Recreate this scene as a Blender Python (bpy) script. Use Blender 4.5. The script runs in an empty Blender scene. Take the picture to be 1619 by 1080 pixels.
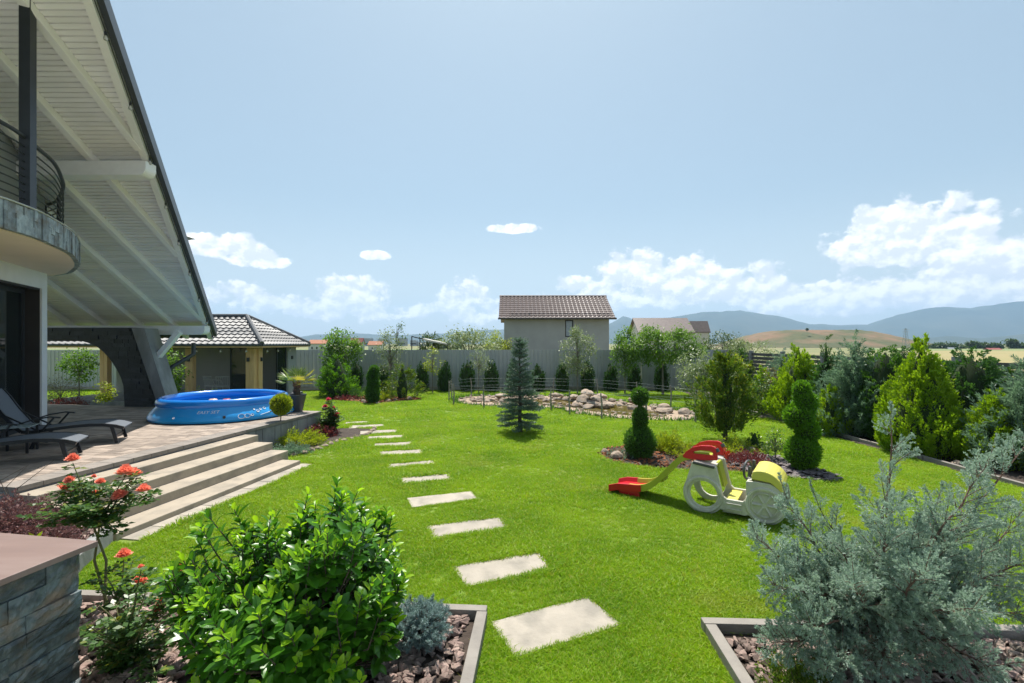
import bpy, bmesh, math, random
import numpy as np
from mathutils import Matrix, Vector
random.seed(11)
rng = np.random.default_rng(11)
S = bpy.context.scene
COL = S.collection
# ------------------------------------------------------------------ camera
CAMH, FPX, CX, HY = 2.3, 750.0, 809.5, 543.0
cam = bpy.data.cameras.new("camera"); camo = bpy.data.objects.new("camera", cam)
COL.objects.link(camo); S.camera = camo
camo.location = (0, 0, CAMH); camo.rotation_euler = (math.radians(90), 0, 0)
cam.sensor_width = 36; cam.lens = 36 * FPX / 1619; cam.shift_y = 3 / 1619
cam.clip_start = 0.05; cam.clip_end = 30000
# ------------------------------------------------------------------ light
SUN_EL = math.radians(65)
sun = bpy.data.lights.new("sun", 'SUN'); suno = bpy.data.objects.new("sun", sun); COL.objects.link(suno)
sun.energy = 5.0; sun.angle = math.radians(0.53); sun.color = (1, .95, .87)
suno.location = (0, 20, 40)
suno.rotation_euler = Vector((0.02, -math.cos(SUN_EL), -math.sin(SUN_EL))).to_track_quat('-Z', 'Y').to_euler()
S.view_settings.view_transform = 'Standard'; S.view_settings.look = 'None'
S.view_settings.exposure = 0.6; S.view_settings.gamma = 1
S.view_settings.use_curve_mapping = False
S.render.engine = 'CYCLES'
cy = S.cycles
cy.use_denoising = True
try: cy.denoiser = 'OPENIMAGEDENOISE'
except Exception: pass
cy.max_bounces = 6; cy.diffuse_bounces = 5; cy.glossy_bounces = 3; cy.transmission_bounces = 5
cy.transparent_max_bounces = 8; cy.volume_bounces = 0; cy.caustics_reflective = False; cy.caustics_refractive = False
cy.sample_clamp_indirect = 6
# ------------------------------------------------------------------ node helpers
class E:
    """tiny expression wrapper round a node socket"""
    def __init__(s, t, k): s.t, s.k = t, k
    def _m(s, op, o=None, c=None):
        n = s.t.nodes.new('ShaderNodeMath'); n.operation = op
        for i, q in enumerate((s, o, c)):
            if q is None: continue
            if isinstance(q, E): s.t.links.new(q.k, n.inputs[i])
            else: n.inputs[i].default_value = q
        return E(s.t, n.outputs[0])
    def __add__(s, o): return s._m('ADD', o)
    def __sub__(s, o): return s._m('SUBTRACT', o)
    def __mul__(s, o): return s._m('MULTIPLY', o)
    def __truediv__(s, o): return s._m('DIVIDE', o)
    def mx(s, o): return s._m('MAXIMUM', o)
    def mn(s, o): return s._m('MINIMUM', o)
    def rng(s, a, b, c=0., d=1., smooth=False):
        n = s.t.nodes.new('ShaderNodeMapRange')
        n.interpolation_type = 'SMOOTHSTEP' if smooth else 'LINEAR'
        s.t.links.new(s.k, n.inputs[0])
        for i, q in enumerate((a, b, c, d)): n.inputs[i + 1].default_value = q
        return E(s.t, n.outputs[0])
def nnoise(t, vec, scale, detail=5, rough=.55, dist=0):
    n = t.nodes.new('ShaderNodeTexNoise'); n.inputs['Scale'].default_value = scale
    n.inputs['Detail'].default_value = detail; n.inputs['Roughness'].default_value = rough
    n.inputs['Distortion'].default_value = dist
    if vec is not None: t.links.new(vec, n.inputs['Vector'])
    return n
def nmix(t, fac, a, b, mode='MIX'):
    n = t.nodes.new('ShaderNodeMix'); n.data_type = 'RGBA'; n.blend_type = mode
    for sock, q in ((n.inputs[0], fac), (n.inputs[6], a), (n.inputs[7], b)):
        if isinstance(q, E): t.links.new(q.k, sock)
        elif isinstance(q, bpy.types.NodeSocket): t.links.new(q, sock)
        elif isinstance(q, (int, float)): sock.default_value = q
        else: sock.default_value = (*q, 1) if len(q) == 3 else q
    return n.outputs[2]
# ------------------------------------------------------------------ sky: nishita air with cumulus clouds low over the horizon
W = bpy.data.worlds.new("World"); S.world = W; W.use_nodes = True
t = W.node_tree; t.nodes.clear()
sky = t.nodes.new('ShaderNodeTexSky'); sky.sky_type = 'NISHITA'; sky.sun_disc = False
sky.sun_elevation = SUN_EL; sky.sun_rotation = 0; sky.altitude = 500
sky.air_density = 1.0; sky.dust_density = 2.2; sky.ozone_density = 1.6
tc = t.nodes.new('ShaderNodeTexCoord'); gen = tc.outputs['Generated']
sx = t.nodes.new('ShaderNodeSeparateXYZ'); t.links.new(gen, sx.inputs[0])
X_, Y_, Z_ = (E(t, sx.outputs[i]) for i in range(3))
az = X_._m('ARCTAN2', Y_); el = Z_._m('ARCSINE')
def sk(px, py):
    return math.atan((px - CX) / FPX), math.atan((HY - py) / math.hypot(FPX, px - CX))
CL = [(1440, 378, 112, 46, 1), (1400, 360, 60, 26, 1), (1560, 412, 120, 34, 1), (1330, 470, 150, 32, .72), (1500, 462, 170, 40, .75), (1660, 440, 140, 60, .9),
      (1010, 432, 52, 28, 1), (1075, 436, 60, 28, .95), (1150, 458, 80, 30, .85), (1240, 478, 90, 22, .66), (912, 452, 26, 14, .8),
      (555, 466, 46, 27, .78), (540, 492, 90, 16, .6), (735, 472, 34, 24, .62), (760, 492, 60, 20, .6), (640, 492, 44, 12, .5),
      (375, 470, 46, 20, .7), (430, 478, 30, 16, .66), (350, 390, 54, 17, 1), (405, 410, 46, 14, .95), (318, 384, 30, 14, 1),
      (812, 362, 32, 7, 1), (592, 404, 20, 7, .9), (985, 470, 80, 22, .7), (860, 486, 60, 16, .5)]
# the same kind of low cumulus goes on all round the horizon
def puffs(vec):
    """rounded billows over finer turbulence"""
    n = nnoise(t, vec, 17, 10, .58, .1)
    off = t.nodes.new('ShaderNodeVectorMath'); off.operation = 'MULTIPLY_ADD'; t.links.new(n.outputs['Color'], off.inputs[0]); off.inputs[1].default_value = (.035, .035, 0); t.links.new(vec, off.inputs[2])
    vo = t.nodes.new('ShaderNodeTexVoronoi'); vo.feature = 'F1'; vo.normalize = True; vo.inputs['Scale'].default_value = 26; vo.inputs['Detail'].default_value = 2; vo.inputs['Roughness'].default_value = .5; vo.inputs['Lacunarity'].default_value = 2.3
    t.links.new(off.outputs[0], vo.inputs['Vector'])
    return E(t, n.outputs['Fac']) * .75 + (E(t, vo.outputs['Distance']) * -.42 + .25)
def cloud_field(dv):
    e2 = el + dv
    best = None
    for (px, py, w, h, s) in CL:
        a0, e0 = sk(px, py); r = math.hypot(FPX, px - CX)
        ww = w * FPX / (r * r) * 1.42; hh = h / r * 1.5
        RND_i = (a0, e0, ww, hh, s)
        best = blob(RND_i, e2, best)
    vr = t.nodes.new('ShaderNodeCombineXYZ'); t.links.new(az.k, vr.inputs[0])
    rn = E(t, nnoise(t, vr.outputs[0], 2.6, 2, .5).outputs['Fac']); de = (e2 - .11) * 15.
    best = best.mx((de * de * -1. + .9) + (rn - .5) * 3. + az._m('ABSOLUTE').rng(.86, 1.0, -9, 0))
    v = t.nodes.new('ShaderNodeCombineXYZ')
    t.links.new(az.k, v.inputs[0]); t.links.new((e2 * 1.25).k, v.inputs[1])
    return best, puffs(v.outputs[0])
def blob(b, e2, best):
    a0, e0, ww, hh, s = b
    da = (az - a0) * (1 / ww); de = (e2 - e0) * (1 / hh)
    de = de.mx(de * -1.35)                       # flatter bases
    q = ((da * da + de * de) * -1.0 + 1.0) * s
    return q if best is None else best.mx(q)
B0, N0 = cloud_field(0.0)
_, N1 = cloud_field(0.016) if False else (None, None)
v1 = t.nodes.new('ShaderNodeCombineXYZ'); t.links.new((az + -.006).k, v1.inputs[0]); t.links.new(((el + .011) * 1.25).k, v1.inputs[1])
N1 = puffs(v1.outputs[0])
dens = B0.mx(-1.2) + (N0 - .48) * 3.6
mask = dens.rng(.14, .46, 0, 1, True) * B0.rng(-.5, .35, .0, 1.0)
lit = (N0 - N1).rng(-.045, .085, 0, 1)
thick = dens.rng(.1, 1.5)
ccol = nmix(t, lit * .85 + thick * .15, (.60, .64, .70), (.97, .96, .95))
# milky band near the horizon
band = el.rng(.0, .30, 1, 0, True)
skyc = nmix(t, 1.0, sky.outputs[0], (.076, .0825, .0735), 'MULTIPLY')
hazec = nmix(t, band * .72, skyc, (.62, .645, .66))
pale = nmix(t, .38, hazec, (.45, .55, .62))
fin = nmix(t, mask * .96, pale, ccol)
bg = t.nodes.new('ShaderNodeBackground'); t.links.new(fin, bg.inputs[0]); bg.inputs[1].default_value = 1.0
wo = t.nodes.new('ShaderNodeOutputWorld'); t.links.new(bg.outputs[0], wo.inputs[0])
try:
    W.cycles.sampling_method = 'MANUAL'; W.cycles.sample_map_resolution = 512
except Exception: pass
# ------------------------------------------------------------------ places
def gp(px, py, z=0.):
    """spot on the level z that lies on the sight line measured in the photograph"""
    d = FPX * (CAMH - z) / (py - HY)
    return Vector(((px - CX) / FPX * d, d, z))
def at(px, py, d):
    return Vector(((px - CX) / FPX * d, d, CAMH - (py - HY) / FPX * d))
# ------------------------------------------------------------------ scene helpers
def world(o):
    m = o.matrix_basis.copy()
    if o.parent is not None: m = world(o.parent) @ o.matrix_parent_inverse @ m
    return m
def par(o, p):
    if p is not None:
        o.parent = p; o.matrix_parent_inverse = world(p).inverted()
    return o
def tag(o, label=None, cat=None, group=None, kind=None):
    if label: o["label"] = label
    if cat: o["category"] = cat
    if group: o["group"] = group
    if kind: o["kind"] = kind
    return o
def root(name, loc, label, cat, group=None, rz=0.):
    o = bpy.data.objects.new(name, None); COL.objects.link(o)
    o.location = loc; o.rotation_euler = (0, 0, rz); o.empty_display_size = .1
    return tag(o, label, cat, group)
def obj(name, me, mat=None, parent=None, loc=None, rot=None, scale=None):
    o = bpy.data.objects.new(name, me); COL.objects.link(o)
    if mat is not None and len(me.materials) == 0: me.materials.append(mat)
    if loc is not None: o.location = loc
    if rot is not None: o.rotation_euler = rot
    if scale is not None: o.scale = scale if hasattr(scale, '__len__') else (scale,) * 3
    return par(o, parent)
def copy_tree(o, parent=None):
    c = o.copy(); COL.objects.link(c)
    if parent is not None:
        c.parent = parent; c.matrix_parent_inverse = o.matrix_parent_inverse.copy()
    for ch in list(o.children): copy_tree(ch, c)
    return c
def np_mesh(name, V, F, smooth=False):
    """V (n,3), F (m,k)"""
    me = bpy.data.meshes.new(name); V = np.asarray(V, np.float32); F = np.asarray(F, np.int32)
    k = F.shape[1]
    me.vertices.add(len(V)); me.vertices.foreach_set('co', V.ravel())
    me.loops.add(F.size); me.loops.foreach_set('vertex_index', F.ravel())
    me.polygons.add(len(F)); me.polygons.foreach_set('loop_start', np.arange(0, F.size, k, dtype=np.int32))
    me.polygons.foreach_set('loop_total', np.full(len(F), k, np.int32))
    if smooth: me.polygons.foreach_set('use_smooth', np.ones(len(F), bool))
    me.update(calc_edges=True)
    return me
class MB:
    def __init__(s): s.v, s.f = [], []
    def add(s, vs, fs):
        n = len(s.v); s.v += [tuple(q) for q in vs]; s.f += [tuple(i + n for i in f) for f in fs]; return s
    def hexa(s, p):   # 4 bottom ccw, 4 top
        return s.add(p, [(3, 2, 1, 0), (4, 5, 6, 7), (0, 1, 5, 4), (1, 2, 6, 5), (2, 3, 7, 6), (3, 0, 4, 7)])
    def box(s, c, size, rz=0., rot=None):
        m = Matrix.Rotation(rz, 3, 'Z') if rot is None else rot
        c = Vector(c); a, b, h = (q / 2 for q in size)
        return s.hexa([c + m @ Vector(q) for q in ((-a, -b, -h), (a, -b, -h), (a, b, -h), (-a, b, -h), (-a, -b, h), (a, -b, h), (a, b, h), (-a, b, h))])
    def bar(s, p, q, w, h, up=(0, 0, 1)):
        p, q = Vector(p), Vector(q); d = (q - p).normalized(); up = Vector(up)
        if abs(d.dot(up)) > .98: up = Vector((0, 1, 0))
        sd = d.cross(up).normalized() * w / 2; u = sd.cross(d).normalized() * h / 2
        return s.hexa([p - sd - u, p + sd - u, q + sd - u, q - sd - u, p - sd + u, p + sd + u, q + sd + u, q - sd + u])
    def prism(s, poly, ext):      # poly: list of 3d points, ext: vector
        n = len(poly); ext = Vector(ext); P = [Vector(q) for q in poly]
        fs = [tuple(range(n - 1, -1, -1)), tuple(range(n, 2 * n))] + [(i, (i + 1) % n, n + (i + 1) % n, n + i) for i in range(n)]
        return s.add(P + [q + ext for q in P], fs)
    def tube(s, path, r, n=8, cap=True):
        P = [Vector(q) for q in path]; R = r if hasattr(r, '__len__') else [r] * len(P)
        m = len(P); base = len(s.v); ref = None
        for i, p in enumerate(P):
            d = (P[min(i + 1, m - 1)] - P[max(i - 1, 0)])
            d = d.normalized() if d.length > 1e-9 else Vector((0, 0, 1))
            if ref is None:
                ref = d.cross(Vector((0, 0, 1)) if abs(d.z) < .9 else Vector((1, 0, 0))).normalized()
            ref = (ref - d * ref.dot(d)).normalized(); b = d.cross(ref)
            for k in range(n):
                a = 2 * math.pi * k / n; s.v.append(tuple(p + (ref * math.cos(a) + b * math.sin(a)) * R[i]))
        for i in range(m - 1):
            for k in range(n):
                a, b2 = base + i * n + k, base + i * n + (k + 1) % n
                s.f.append((a, b2, b2 + n, a + n))
        if cap:
            s.f.append(tuple(base + k for k in range(n - 1, -1, -1))); s.f.append(tuple(base + (m - 1) * n + k for k in range(n)))
        return s
    def lathe(s, prof, n=32, c=(0, 0, 0), cap=True):
        c = Vector(c); base = len(s.v); m = len(prof)
        for r, z in prof:
            for k in range(n):
                a = 2 * math.pi * k / n; s.v.append((c.x + r * math.cos(a), c.y + r * math.sin(a), c.z + z))
        for i in range(m - 1):
            for k in range(n):
                a, b = base + i * n + k, base + i * n + (k + 1) % n
                s.f.append((a, b, b + n, a + n))
        if cap:
            s.f.append(tuple(base + k for k in range(n - 1, -1, -1))); s.f.append(tuple(base + (m - 1) * n + k for k in range(n)))
        return s
    def mesh(s, name, smooth=False, bevel=0., fix=True):
        me = bpy.data.meshes.new(name); me.from_pydata(s.v, [], s.f)
        if bevel or fix:
            bm = bmesh.new(); bm.from_mesh(me)
            if bevel:
                es = [e for e in bm.edges if len(e.link_faces) == 2 and e.calc_face_angle(0) > .5]
                bmesh.ops.bevel(bm, geom=es, offset=bevel, segments=2, affect='EDGES', profile=.6, clamp_overlap=True)
            if fix: bmesh.ops.recalc_face_normals(bm, faces=bm.faces)
            bm.to_mesh(me); bm.free()
        if smooth:
            me.polygons.foreach_set('use_smooth', [True] * len(me.polygons))
            try: me.set_sharp_from_angle(angle=math.radians(40))
            except Exception: pass
        me.update(); return me
    def build(s, name, mat, parent=None, smooth=False, bevel=0., **k):
        return obj(name, s.mesh(name, smooth, bevel), mat, parent, **k)
# ------------------------------------------------------------------ materials
def newmat(name):
    m = bpy.data.materials.new(name); m.use_nodes = True; t = m.node_tree
    return m, t, t.nodes['Principled BSDF']
def coords(t, kind='Object'):
    return t.nodes.new('ShaderNodeTexCoord').outputs[kind]
def pm(name, c1, c2=None, rough=.65, scale=6., detail=6, bump=0., bscale=None, metal=0., spec=.5, rand=0., c3=None, s3=1.5, lo=.35, hi=.68, geo=False, stretch=None, coat=0.):
    m, t, b = newmat(name); c2 = c2 or tuple(q * .8 for q in c1)
    if geo: co = t.nodes.new('ShaderNodeNewGeometry').outputs['Position']
    else: co = coords(t)
    if stretch:
        mp = t.nodes.new('ShaderNodeMapping'); mp.inputs['Scale'].default_value = stretch; t.links.new(co, mp.inputs[0]); co = mp.outputs[0]
    n = E(t, nnoise(t, co, scale, detail).outputs['Fac'])
    col = nmix(t, n.rng(lo, hi), c1, c2)
    if c3: col = nmix(t, E(t, nnoise(t, co, s3, 4).outputs['Fac']).rng(.48, .66), col, c3)
    if rand:
        g = t.nodes.new('ShaderNodeNewGeometry'); oi = t.nodes.new('ShaderNodeObjectInfo')
        r = E(t, g.outputs['Random Per Island']) + E(t, oi.outputs['Random'])
        r = r._m('FRACT').rng(0, 1, 1 - rand, 1 + rand)
        cb = t.nodes.new('ShaderNodeCombineXYZ')
        for i in range(3): t.links.new(r.k, cb.inputs[i])
        col = nmix(t, 1., col, cb.outputs[0], 'MULTIPLY')
    t.links.new(col, b.inputs['Base Color'])
    b.inputs['Roughness'].default_value = rough; b.inputs['Metallic'].default_value = metal
    b.inputs['Specular IOR Level'].default_value = spec; b.inputs['Coat Weight'].default_value = coat
    if bump:
        bn = t.nodes.new('ShaderNodeBump'); bn.inputs['Strength'].default_value = bump; bn.inputs['Distance'].default_value = .02
        n2 = nnoise(t, co, bscale or scale * 4, 8, .6); t.links.new(n2.outputs['Fac'], bn.inputs['Height'])
        t.links.new(bn.outputs[0], b.inputs['Normal'])
    return m
def leafmat(name, c1, c2, trans=.4, rough=.45, tint=(1.25, 1.25, .6), spec=.4, c3=None, patch=1.2, geo=False):
    """leaf: colour differs from leaf to leaf, light passes through"""
    m, t, b = newmat(name)
    g = t.nodes.new('ShaderNodeNewGeometry'); r = E(t, g.outputs['Random Per Island'])
    n = E(t, nnoise(t, g.outputs['Position'] if geo else coords(t), patch, 4 if geo else 3).outputs['Fac']).rng(.3, .7)
    f = (r * .45 + n * .55) if geo else (r * .65 + n * .35)
    col = nmix(t, f, c1, c2)
    if c3: col = nmix(t, (r * 7.3)._m('FRACT').rng(.86, .9), col, c3)
    if geo: col = nmix(t, E(t, nnoise(t, g.outputs['Position'], .75, 5).outputs['Fac']).rng(.58, .74, 0, .55), col, (.40, .40, .10))
    t.links.new(col, b.inputs['Base Color']); b.inputs['Roughness'].default_value = rough
    b.inputs['Specular IOR Level'].default_value = spec
    tr = t.nodes.new('ShaderNodeBsdfTranslucent'); t.links.new(nmix(t, 1., col, tint, 'MULTIPLY'), tr.inputs[0])
    mx = t.nodes.new('ShaderNodeMixShader'); mx.inputs[0].default_value = trans
    t.links.new(b.outputs[0], mx.inputs[1]); t.links.new(tr.outputs[0], mx.inputs[2])
    t.links.new(mx.outputs[0], t.nodes['Material Output'].inputs[0])
    return m
def glassmat(name, tint=(.55, .62, .6), rough=.03):
    m, t, b = newmat(name)
    b.inputs['Base Color'].default_value = (.02, .025, .025, 1); b.inputs['Roughness'].default_value = rough
    b.inputs['Specular IOR Level'].default_value = .8
    tr = t.nodes.new('ShaderNodeBsdfTransparent'); tr.inputs[0].default_value = (*tint, 1)
    mx = t.nodes.new('ShaderNodeMixShader'); mx.inputs[0].default_value = .42
    t.links.new(b.outputs[0], mx.inputs[1]); t.links.new(tr.outputs[0], mx.inputs[2])
    t.links.new(mx.outputs[0], t.nodes['Material Output'].inputs[0])
    return m
M = {}
M['lawn'] = pm('lawn_soil', (.16, .25, .02), (.11, .18, .016), rough=.9, scale=3.2, bump=.5, bscale=60, c3=(.17, .19, .04), s3=.7)
M['soil'] = pm('soil', (.035, .024, .018), (.07, .05, .038), rough=.95, scale=9, bump=.8, bscale=30)
M['field'] = pm('field_ground', (.16, .17, .06), (.24, .21, .10), rough=.95, scale=.02, c3=(.12, .15, .05), s3=.008)
M['slab'] = pm('stepping_stone', (.40, .355, .295), (.335, .30, .25), rough=.9, scale=5, bump=.25, bscale=40, c3=(.27, .245, .205), s3=3.5, rand=.08)
M['concrete'] = pm('concrete', (.30, .30, .295), (.21, .21, .21), rough=.85, scale=3, bump=.3, bscale=30, stretch=(1, 1, .35), c3=(.17, .17, .17))
M['step'] = pm('step_concrete', (.40, .34, .265), (.33, .28, .22), rough=.85, scale=2.2, bump=.25, bscale=40, c3=(.27, .235, .19), s3=3)
M['paver'] = pm('paver', (.33, .265, .215), (.26, .21, .175), rough=.8, scale=8, rand=.32, bump=.2, bscale=50)
M['coping'] = pm('coping', (.27, .235, .205), (.21, .185, .165), rough=.8, scale=7, rand=.12, bump=.2, bscale=50)
M['white'] = pm('white_plaster', (.74, .74, .73), (.66, .66, .66), rough=.8, scale=2, bump=.1, bscale=60)
M['beige'] = pm('beige_plaster', (.82, .68, .55), (.77, .64, .51), rough=.85, scale=2)
M['greywall'] = pm('grey_plaster', (.37, .375, .385), (.33, .335, .345), rough=.9, scale=1.2, bump=.15, bscale=30)
M['board'] = pm('painted_board', (.86, .83, .82), (.80, .775, .765), rough=.55, scale=1.2, stretch=(1, 10, 10), rand=.05, bump=.06, bscale=10)
M['rafter'] = pm('painted_beam', (.88, .855, .84), (.83, .80, .79), rough=.5, scale=1.5, stretch=(6, 1, 6), bump=.06, bscale=12)
M['steel'] = pm('dark_steel', (.035, .04, .046), (.045, .05, .057), rough=.4, metal=.3, scale=4)
M['anth'] = pm('anthracite_sheet', (.07, .077, .085), (.055, .06, .068), rough=.42, metal=.2, scale=3)
M['dark'] = pm('dark_panel', (.035, .03, .028), (.028, .024, .023), rough=.6, scale=3)
M['slate'] = pm('slate', (.11, .14, .15), (.022, .032, .038), rough=.5, scale=14, rand=.55, bump=1., bscale=14, c3=(.17, .13, .095), s3=5, lo=.4, hi=.75, spec=.6)
M['slate_light'] = pm('slate_light', (.33, .38, .40), (.15, .185, .205), rough=.55, scale=11, rand=.35, bump=.7, bscale=22, c3=(.17, .155, .13), s3=6)
M['slate_black'] = pm('slate_black', (.032, .036, .04), (.016, .018, .02), rough=.55, scale=6, rand=.45, bump=.5, bscale=30)
M['cap'] = pm('cap_tile', (.25, .175, .155), (.215, .15, .135), rough=.42, scale=1.6, stretch=(1, 7, 1), c3=(.27, .20, .18), s3=1)
M['wood'] = pm('oiled_wood', (.66, .43, .21), (.55, .34, .16), rough=.6, scale=3, stretch=(9, 9, .7), bump=.1, bscale=12)
M['timber'] = pm('grey_timber', (.27, .245, .215), (.20, .18, .16), rough=.8, scale=3, stretch=(2, 2, 2), bump=.3, bscale=40)
M['bark'] = pm('bark', (.10, .075, .055), (.05, .038, .03), rough=.95, scale=25, bump=.8, bscale=40)
M['barkpale'] = pm('bark_pale', (.22, .19, .16), (.13, .11, .09), rough=.95, scale=25, bump=.6, bscale=40)
M['rooftile'] = pm('roof_tile_grey', (.115, .118, .125), (.09, .092, .098), rough=.55, scale=5, metal=.1)
M['roofbrown'] = pm('roof_tile_brown', (.20, .155, .14), (.15, .115, .105), rough=.38, scale=4)
M['fence'] = pm('fence_sheet', (.40, .415, .42), (.37, .385, .39), rough=.45, metal=.25, scale=1.5)
M['glass'] = glassmat('window_glass')
M['interior'] = pm('interior', (.20, .20, .195), (.17, .17, .165), rough=.9, scale=1)
M['lava'] = pm('lava_stone', (.36, .25, .215), (.26, .18, .155), rough=.9, scale=14, rand=.42, bump=.6, bscale=50, c3=(.28, .23, .18), s3=8)
M['rock'] = pm('pond_rock', (.37, .285, .215), (.27, .21, .16), rough=.9, scale=5, rand=.25, bump=.8, bscale=14, c3=(.20, .175, .15), s3=3)
M['sand'] = pm('sand', (.40, .30, .215), (.32, .24, .17), rough=.95, scale=6, bump=.8, bscale=30)
M['mulch'] = pm('mulch', (.33, .12, .045), (.2, .07, .03), rough=.95, scale=30, bump=1, bscale=60, rand=.35)
M['chip'] = pm('slate_chip', (.17, .14, .14), (.09, .075, .08), rough=.7, scale=12, rand=.5, bump=.4)
# ------------------------------------------------------------------ foliage tools
def unit(a): return a / np.linalg.norm(a, axis=-1, keepdims=True).clip(1e-9)
def leaf_verts(P, D, L, Wd, fold=.18, hint=None):
    """diamond leaves: P base, D axis; returns (n,4,3)"""
    P = np.asarray(P, float); D = unit(np.asarray(D, float)); n = len(P)
    L = np.broadcast_to(np.asarray(L, float), (n,))[:, None]; Wd = np.broadcast_to(np.asarray(Wd, float), (n,))[:, None]
    H = rng.normal(size=(n, 3)) if hint is None else np.asarray(hint) + rng.normal(size=(n, 3)) * .35
    Sd = unit(np.cross(D, H)); Nn = np.cross(Sd, D)
    return np.stack([P, P + D * L * .45 + Sd * Wd / 2 + Nn * Wd * fold, P + D * L, P + D * L * .45 - Sd * Wd / 2 + Nn * Wd * fold], 1)
def leaf_mesh(name, *vs):
    V = np.concatenate(vs, 0); n = len(V)
    return np_mesh(name, V.reshape(-1, 3), np.arange(4 * n).reshape(n, 4))
def plumes(bases, axes, lens, rad, m, leaf, wid, spread=.6, droop=0.):
    """feathery shoots: m leaves round each axis"""
    K = len(bases); bases = np.asarray(bases); axes = unit(np.asarray(axes)); lens = np.broadcast_to(np.asarray(lens, float), (K,))
    tt = rng.random((K, m)) ** .85
    off = unit(rng.normal(size=(K, m, 3))); off -= axes[:, None] * (off * axes[:, None]).sum(-1, keepdims=True); off = unit(off)
    rr_ = rad * lens[:, None] * (1 - tt) ** .7 * rng.random((K, m)) ** .5
    P = bases[:, None] + axes[:, None] * (tt * lens[:, None])[..., None] + off * rr_[..., None]
    P[..., 2] -= droop * tt ** 2 * lens[:, None]
    D = axes[:, None] + off * spread * (.4 + rng.random((K, m, 1))) + rng.normal(size=(K, m, 3)) * .18
    L = leaf * (.7 + .6 * rng.random(K * m))
    return leaf_verts(P.reshape(-1, 3), D.reshape(-1, 3), L, L * wid)
def shell(h, prof, K, z0=.0, inner=.72, lobes=.12, bottom=True):
    """K points on the skin of a body of revolution; returns points, outward, t"""
    tt = np.linspace(0, 1, 60); w = np.maximum(prof(tt), .02); cdf = np.cumsum(w); cdf /= cdf[-1]
    t_ = np.interp(rng.random(K), cdf, tt); a = rng.random(K) * 2 * np.pi
    ph = rng.random(4) * 6.28
    lob = 1 + lobes * (np.sin(3 * a + ph[0] + 4 * t_) * .5 + np.sin(5 * a + ph[1] - 7 * t_) * .5 + np.sin(9 * t_ + 2 * a + ph[2]) * .5)
    r = prof(t_) * lob * (inner + (1 - inner) * np.sqrt(rng.random(K)))
    out = np.stack([np.cos(a), np.sin(a), np.zeros(K)], 1)
    P = out * r[:, None]; P[:, 2] = z0 + t_ * (h - z0)
    return P, out, t_
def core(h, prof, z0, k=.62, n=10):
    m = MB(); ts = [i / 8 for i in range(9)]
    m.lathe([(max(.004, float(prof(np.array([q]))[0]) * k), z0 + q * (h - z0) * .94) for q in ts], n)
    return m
def cone_prof(r, p=.8, base=.75, peak=.22):
    return lambda q: r * np.where(q < peak, base + (1 - base) * np.sin(np.clip(q / peak, 0, 1) * np.pi / 2), np.clip((1 - q) / (1 - peak), 0, 1) ** p)
def col_prof(r):
    return lambda q: r * np.clip(1.02 - .12 * q, 0, 1) * np.clip((1.001 - q) / .45, 0, 1) ** .5 * np.clip(.72 + q * 2, 0, 1)
def trunk_mesh(h, r, lean=.03, n=7):
    m = MB(); k = 6; a = random.random() * 6
    m.tube([(math.cos(a) * lean * h * (i / k) ** 2 + random.uniform(-1, 1) * r * .3, math.sin(a) * lean * h * (i / k) ** 2, h * i / k) for i in range(k + 1)], [r * (1.25 - .95 * i / k) if i else r * 1.5 for i in range(k + 1)], n)
    return m
LEAFM = {}
def dense_conifer(name, label, cat, loc, h, prof, mat, group=None, K=170, m=40, plume=.30, leaf=.055, wid=.34, up=.85, outw=.55, z0=.04, prad=.22, spread=.6, inner=.72, rz=0., lobes=.12, trunk=.035, rnd=.15, corek=.6):
    r = root(name, loc, label, cat, group, rz)
    P, out, t_ = shell(h - plume * .55 * up, prof, K, z0, inner, lobes)
    ax = out * outw + np.array([0, 0, up]) + rng.normal(size=P.shape) * rnd
    ln = plume * (.7 + .6 * rng.random(K)) * (1 - .35 * t_)
    vs = [plumes(P - unit(ax) * ln[:, None] * .35, ax, ln, prad, m, leaf, wid, spread)]
    L = Vector(loc)
    o = obj('crown', leaf_mesh('crown', vs[0]), mat); o.location = L; o.rotation_euler = (0, 0, rz); par(o, r)
    o2 = obj('trunk', trunk_mesh(h * .55, trunk).mesh('trunk', True), M['bark']); o2.location = L; par(o2, r)
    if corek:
        o3 = obj('shade_core', core(h - plume * .5, prof, z0 + .03, corek).mesh('shade_core', True), M['twigs']); o3.location = L; par(o3, r)  # solid dark core added to block light leaking through the crown
    return r
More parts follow.
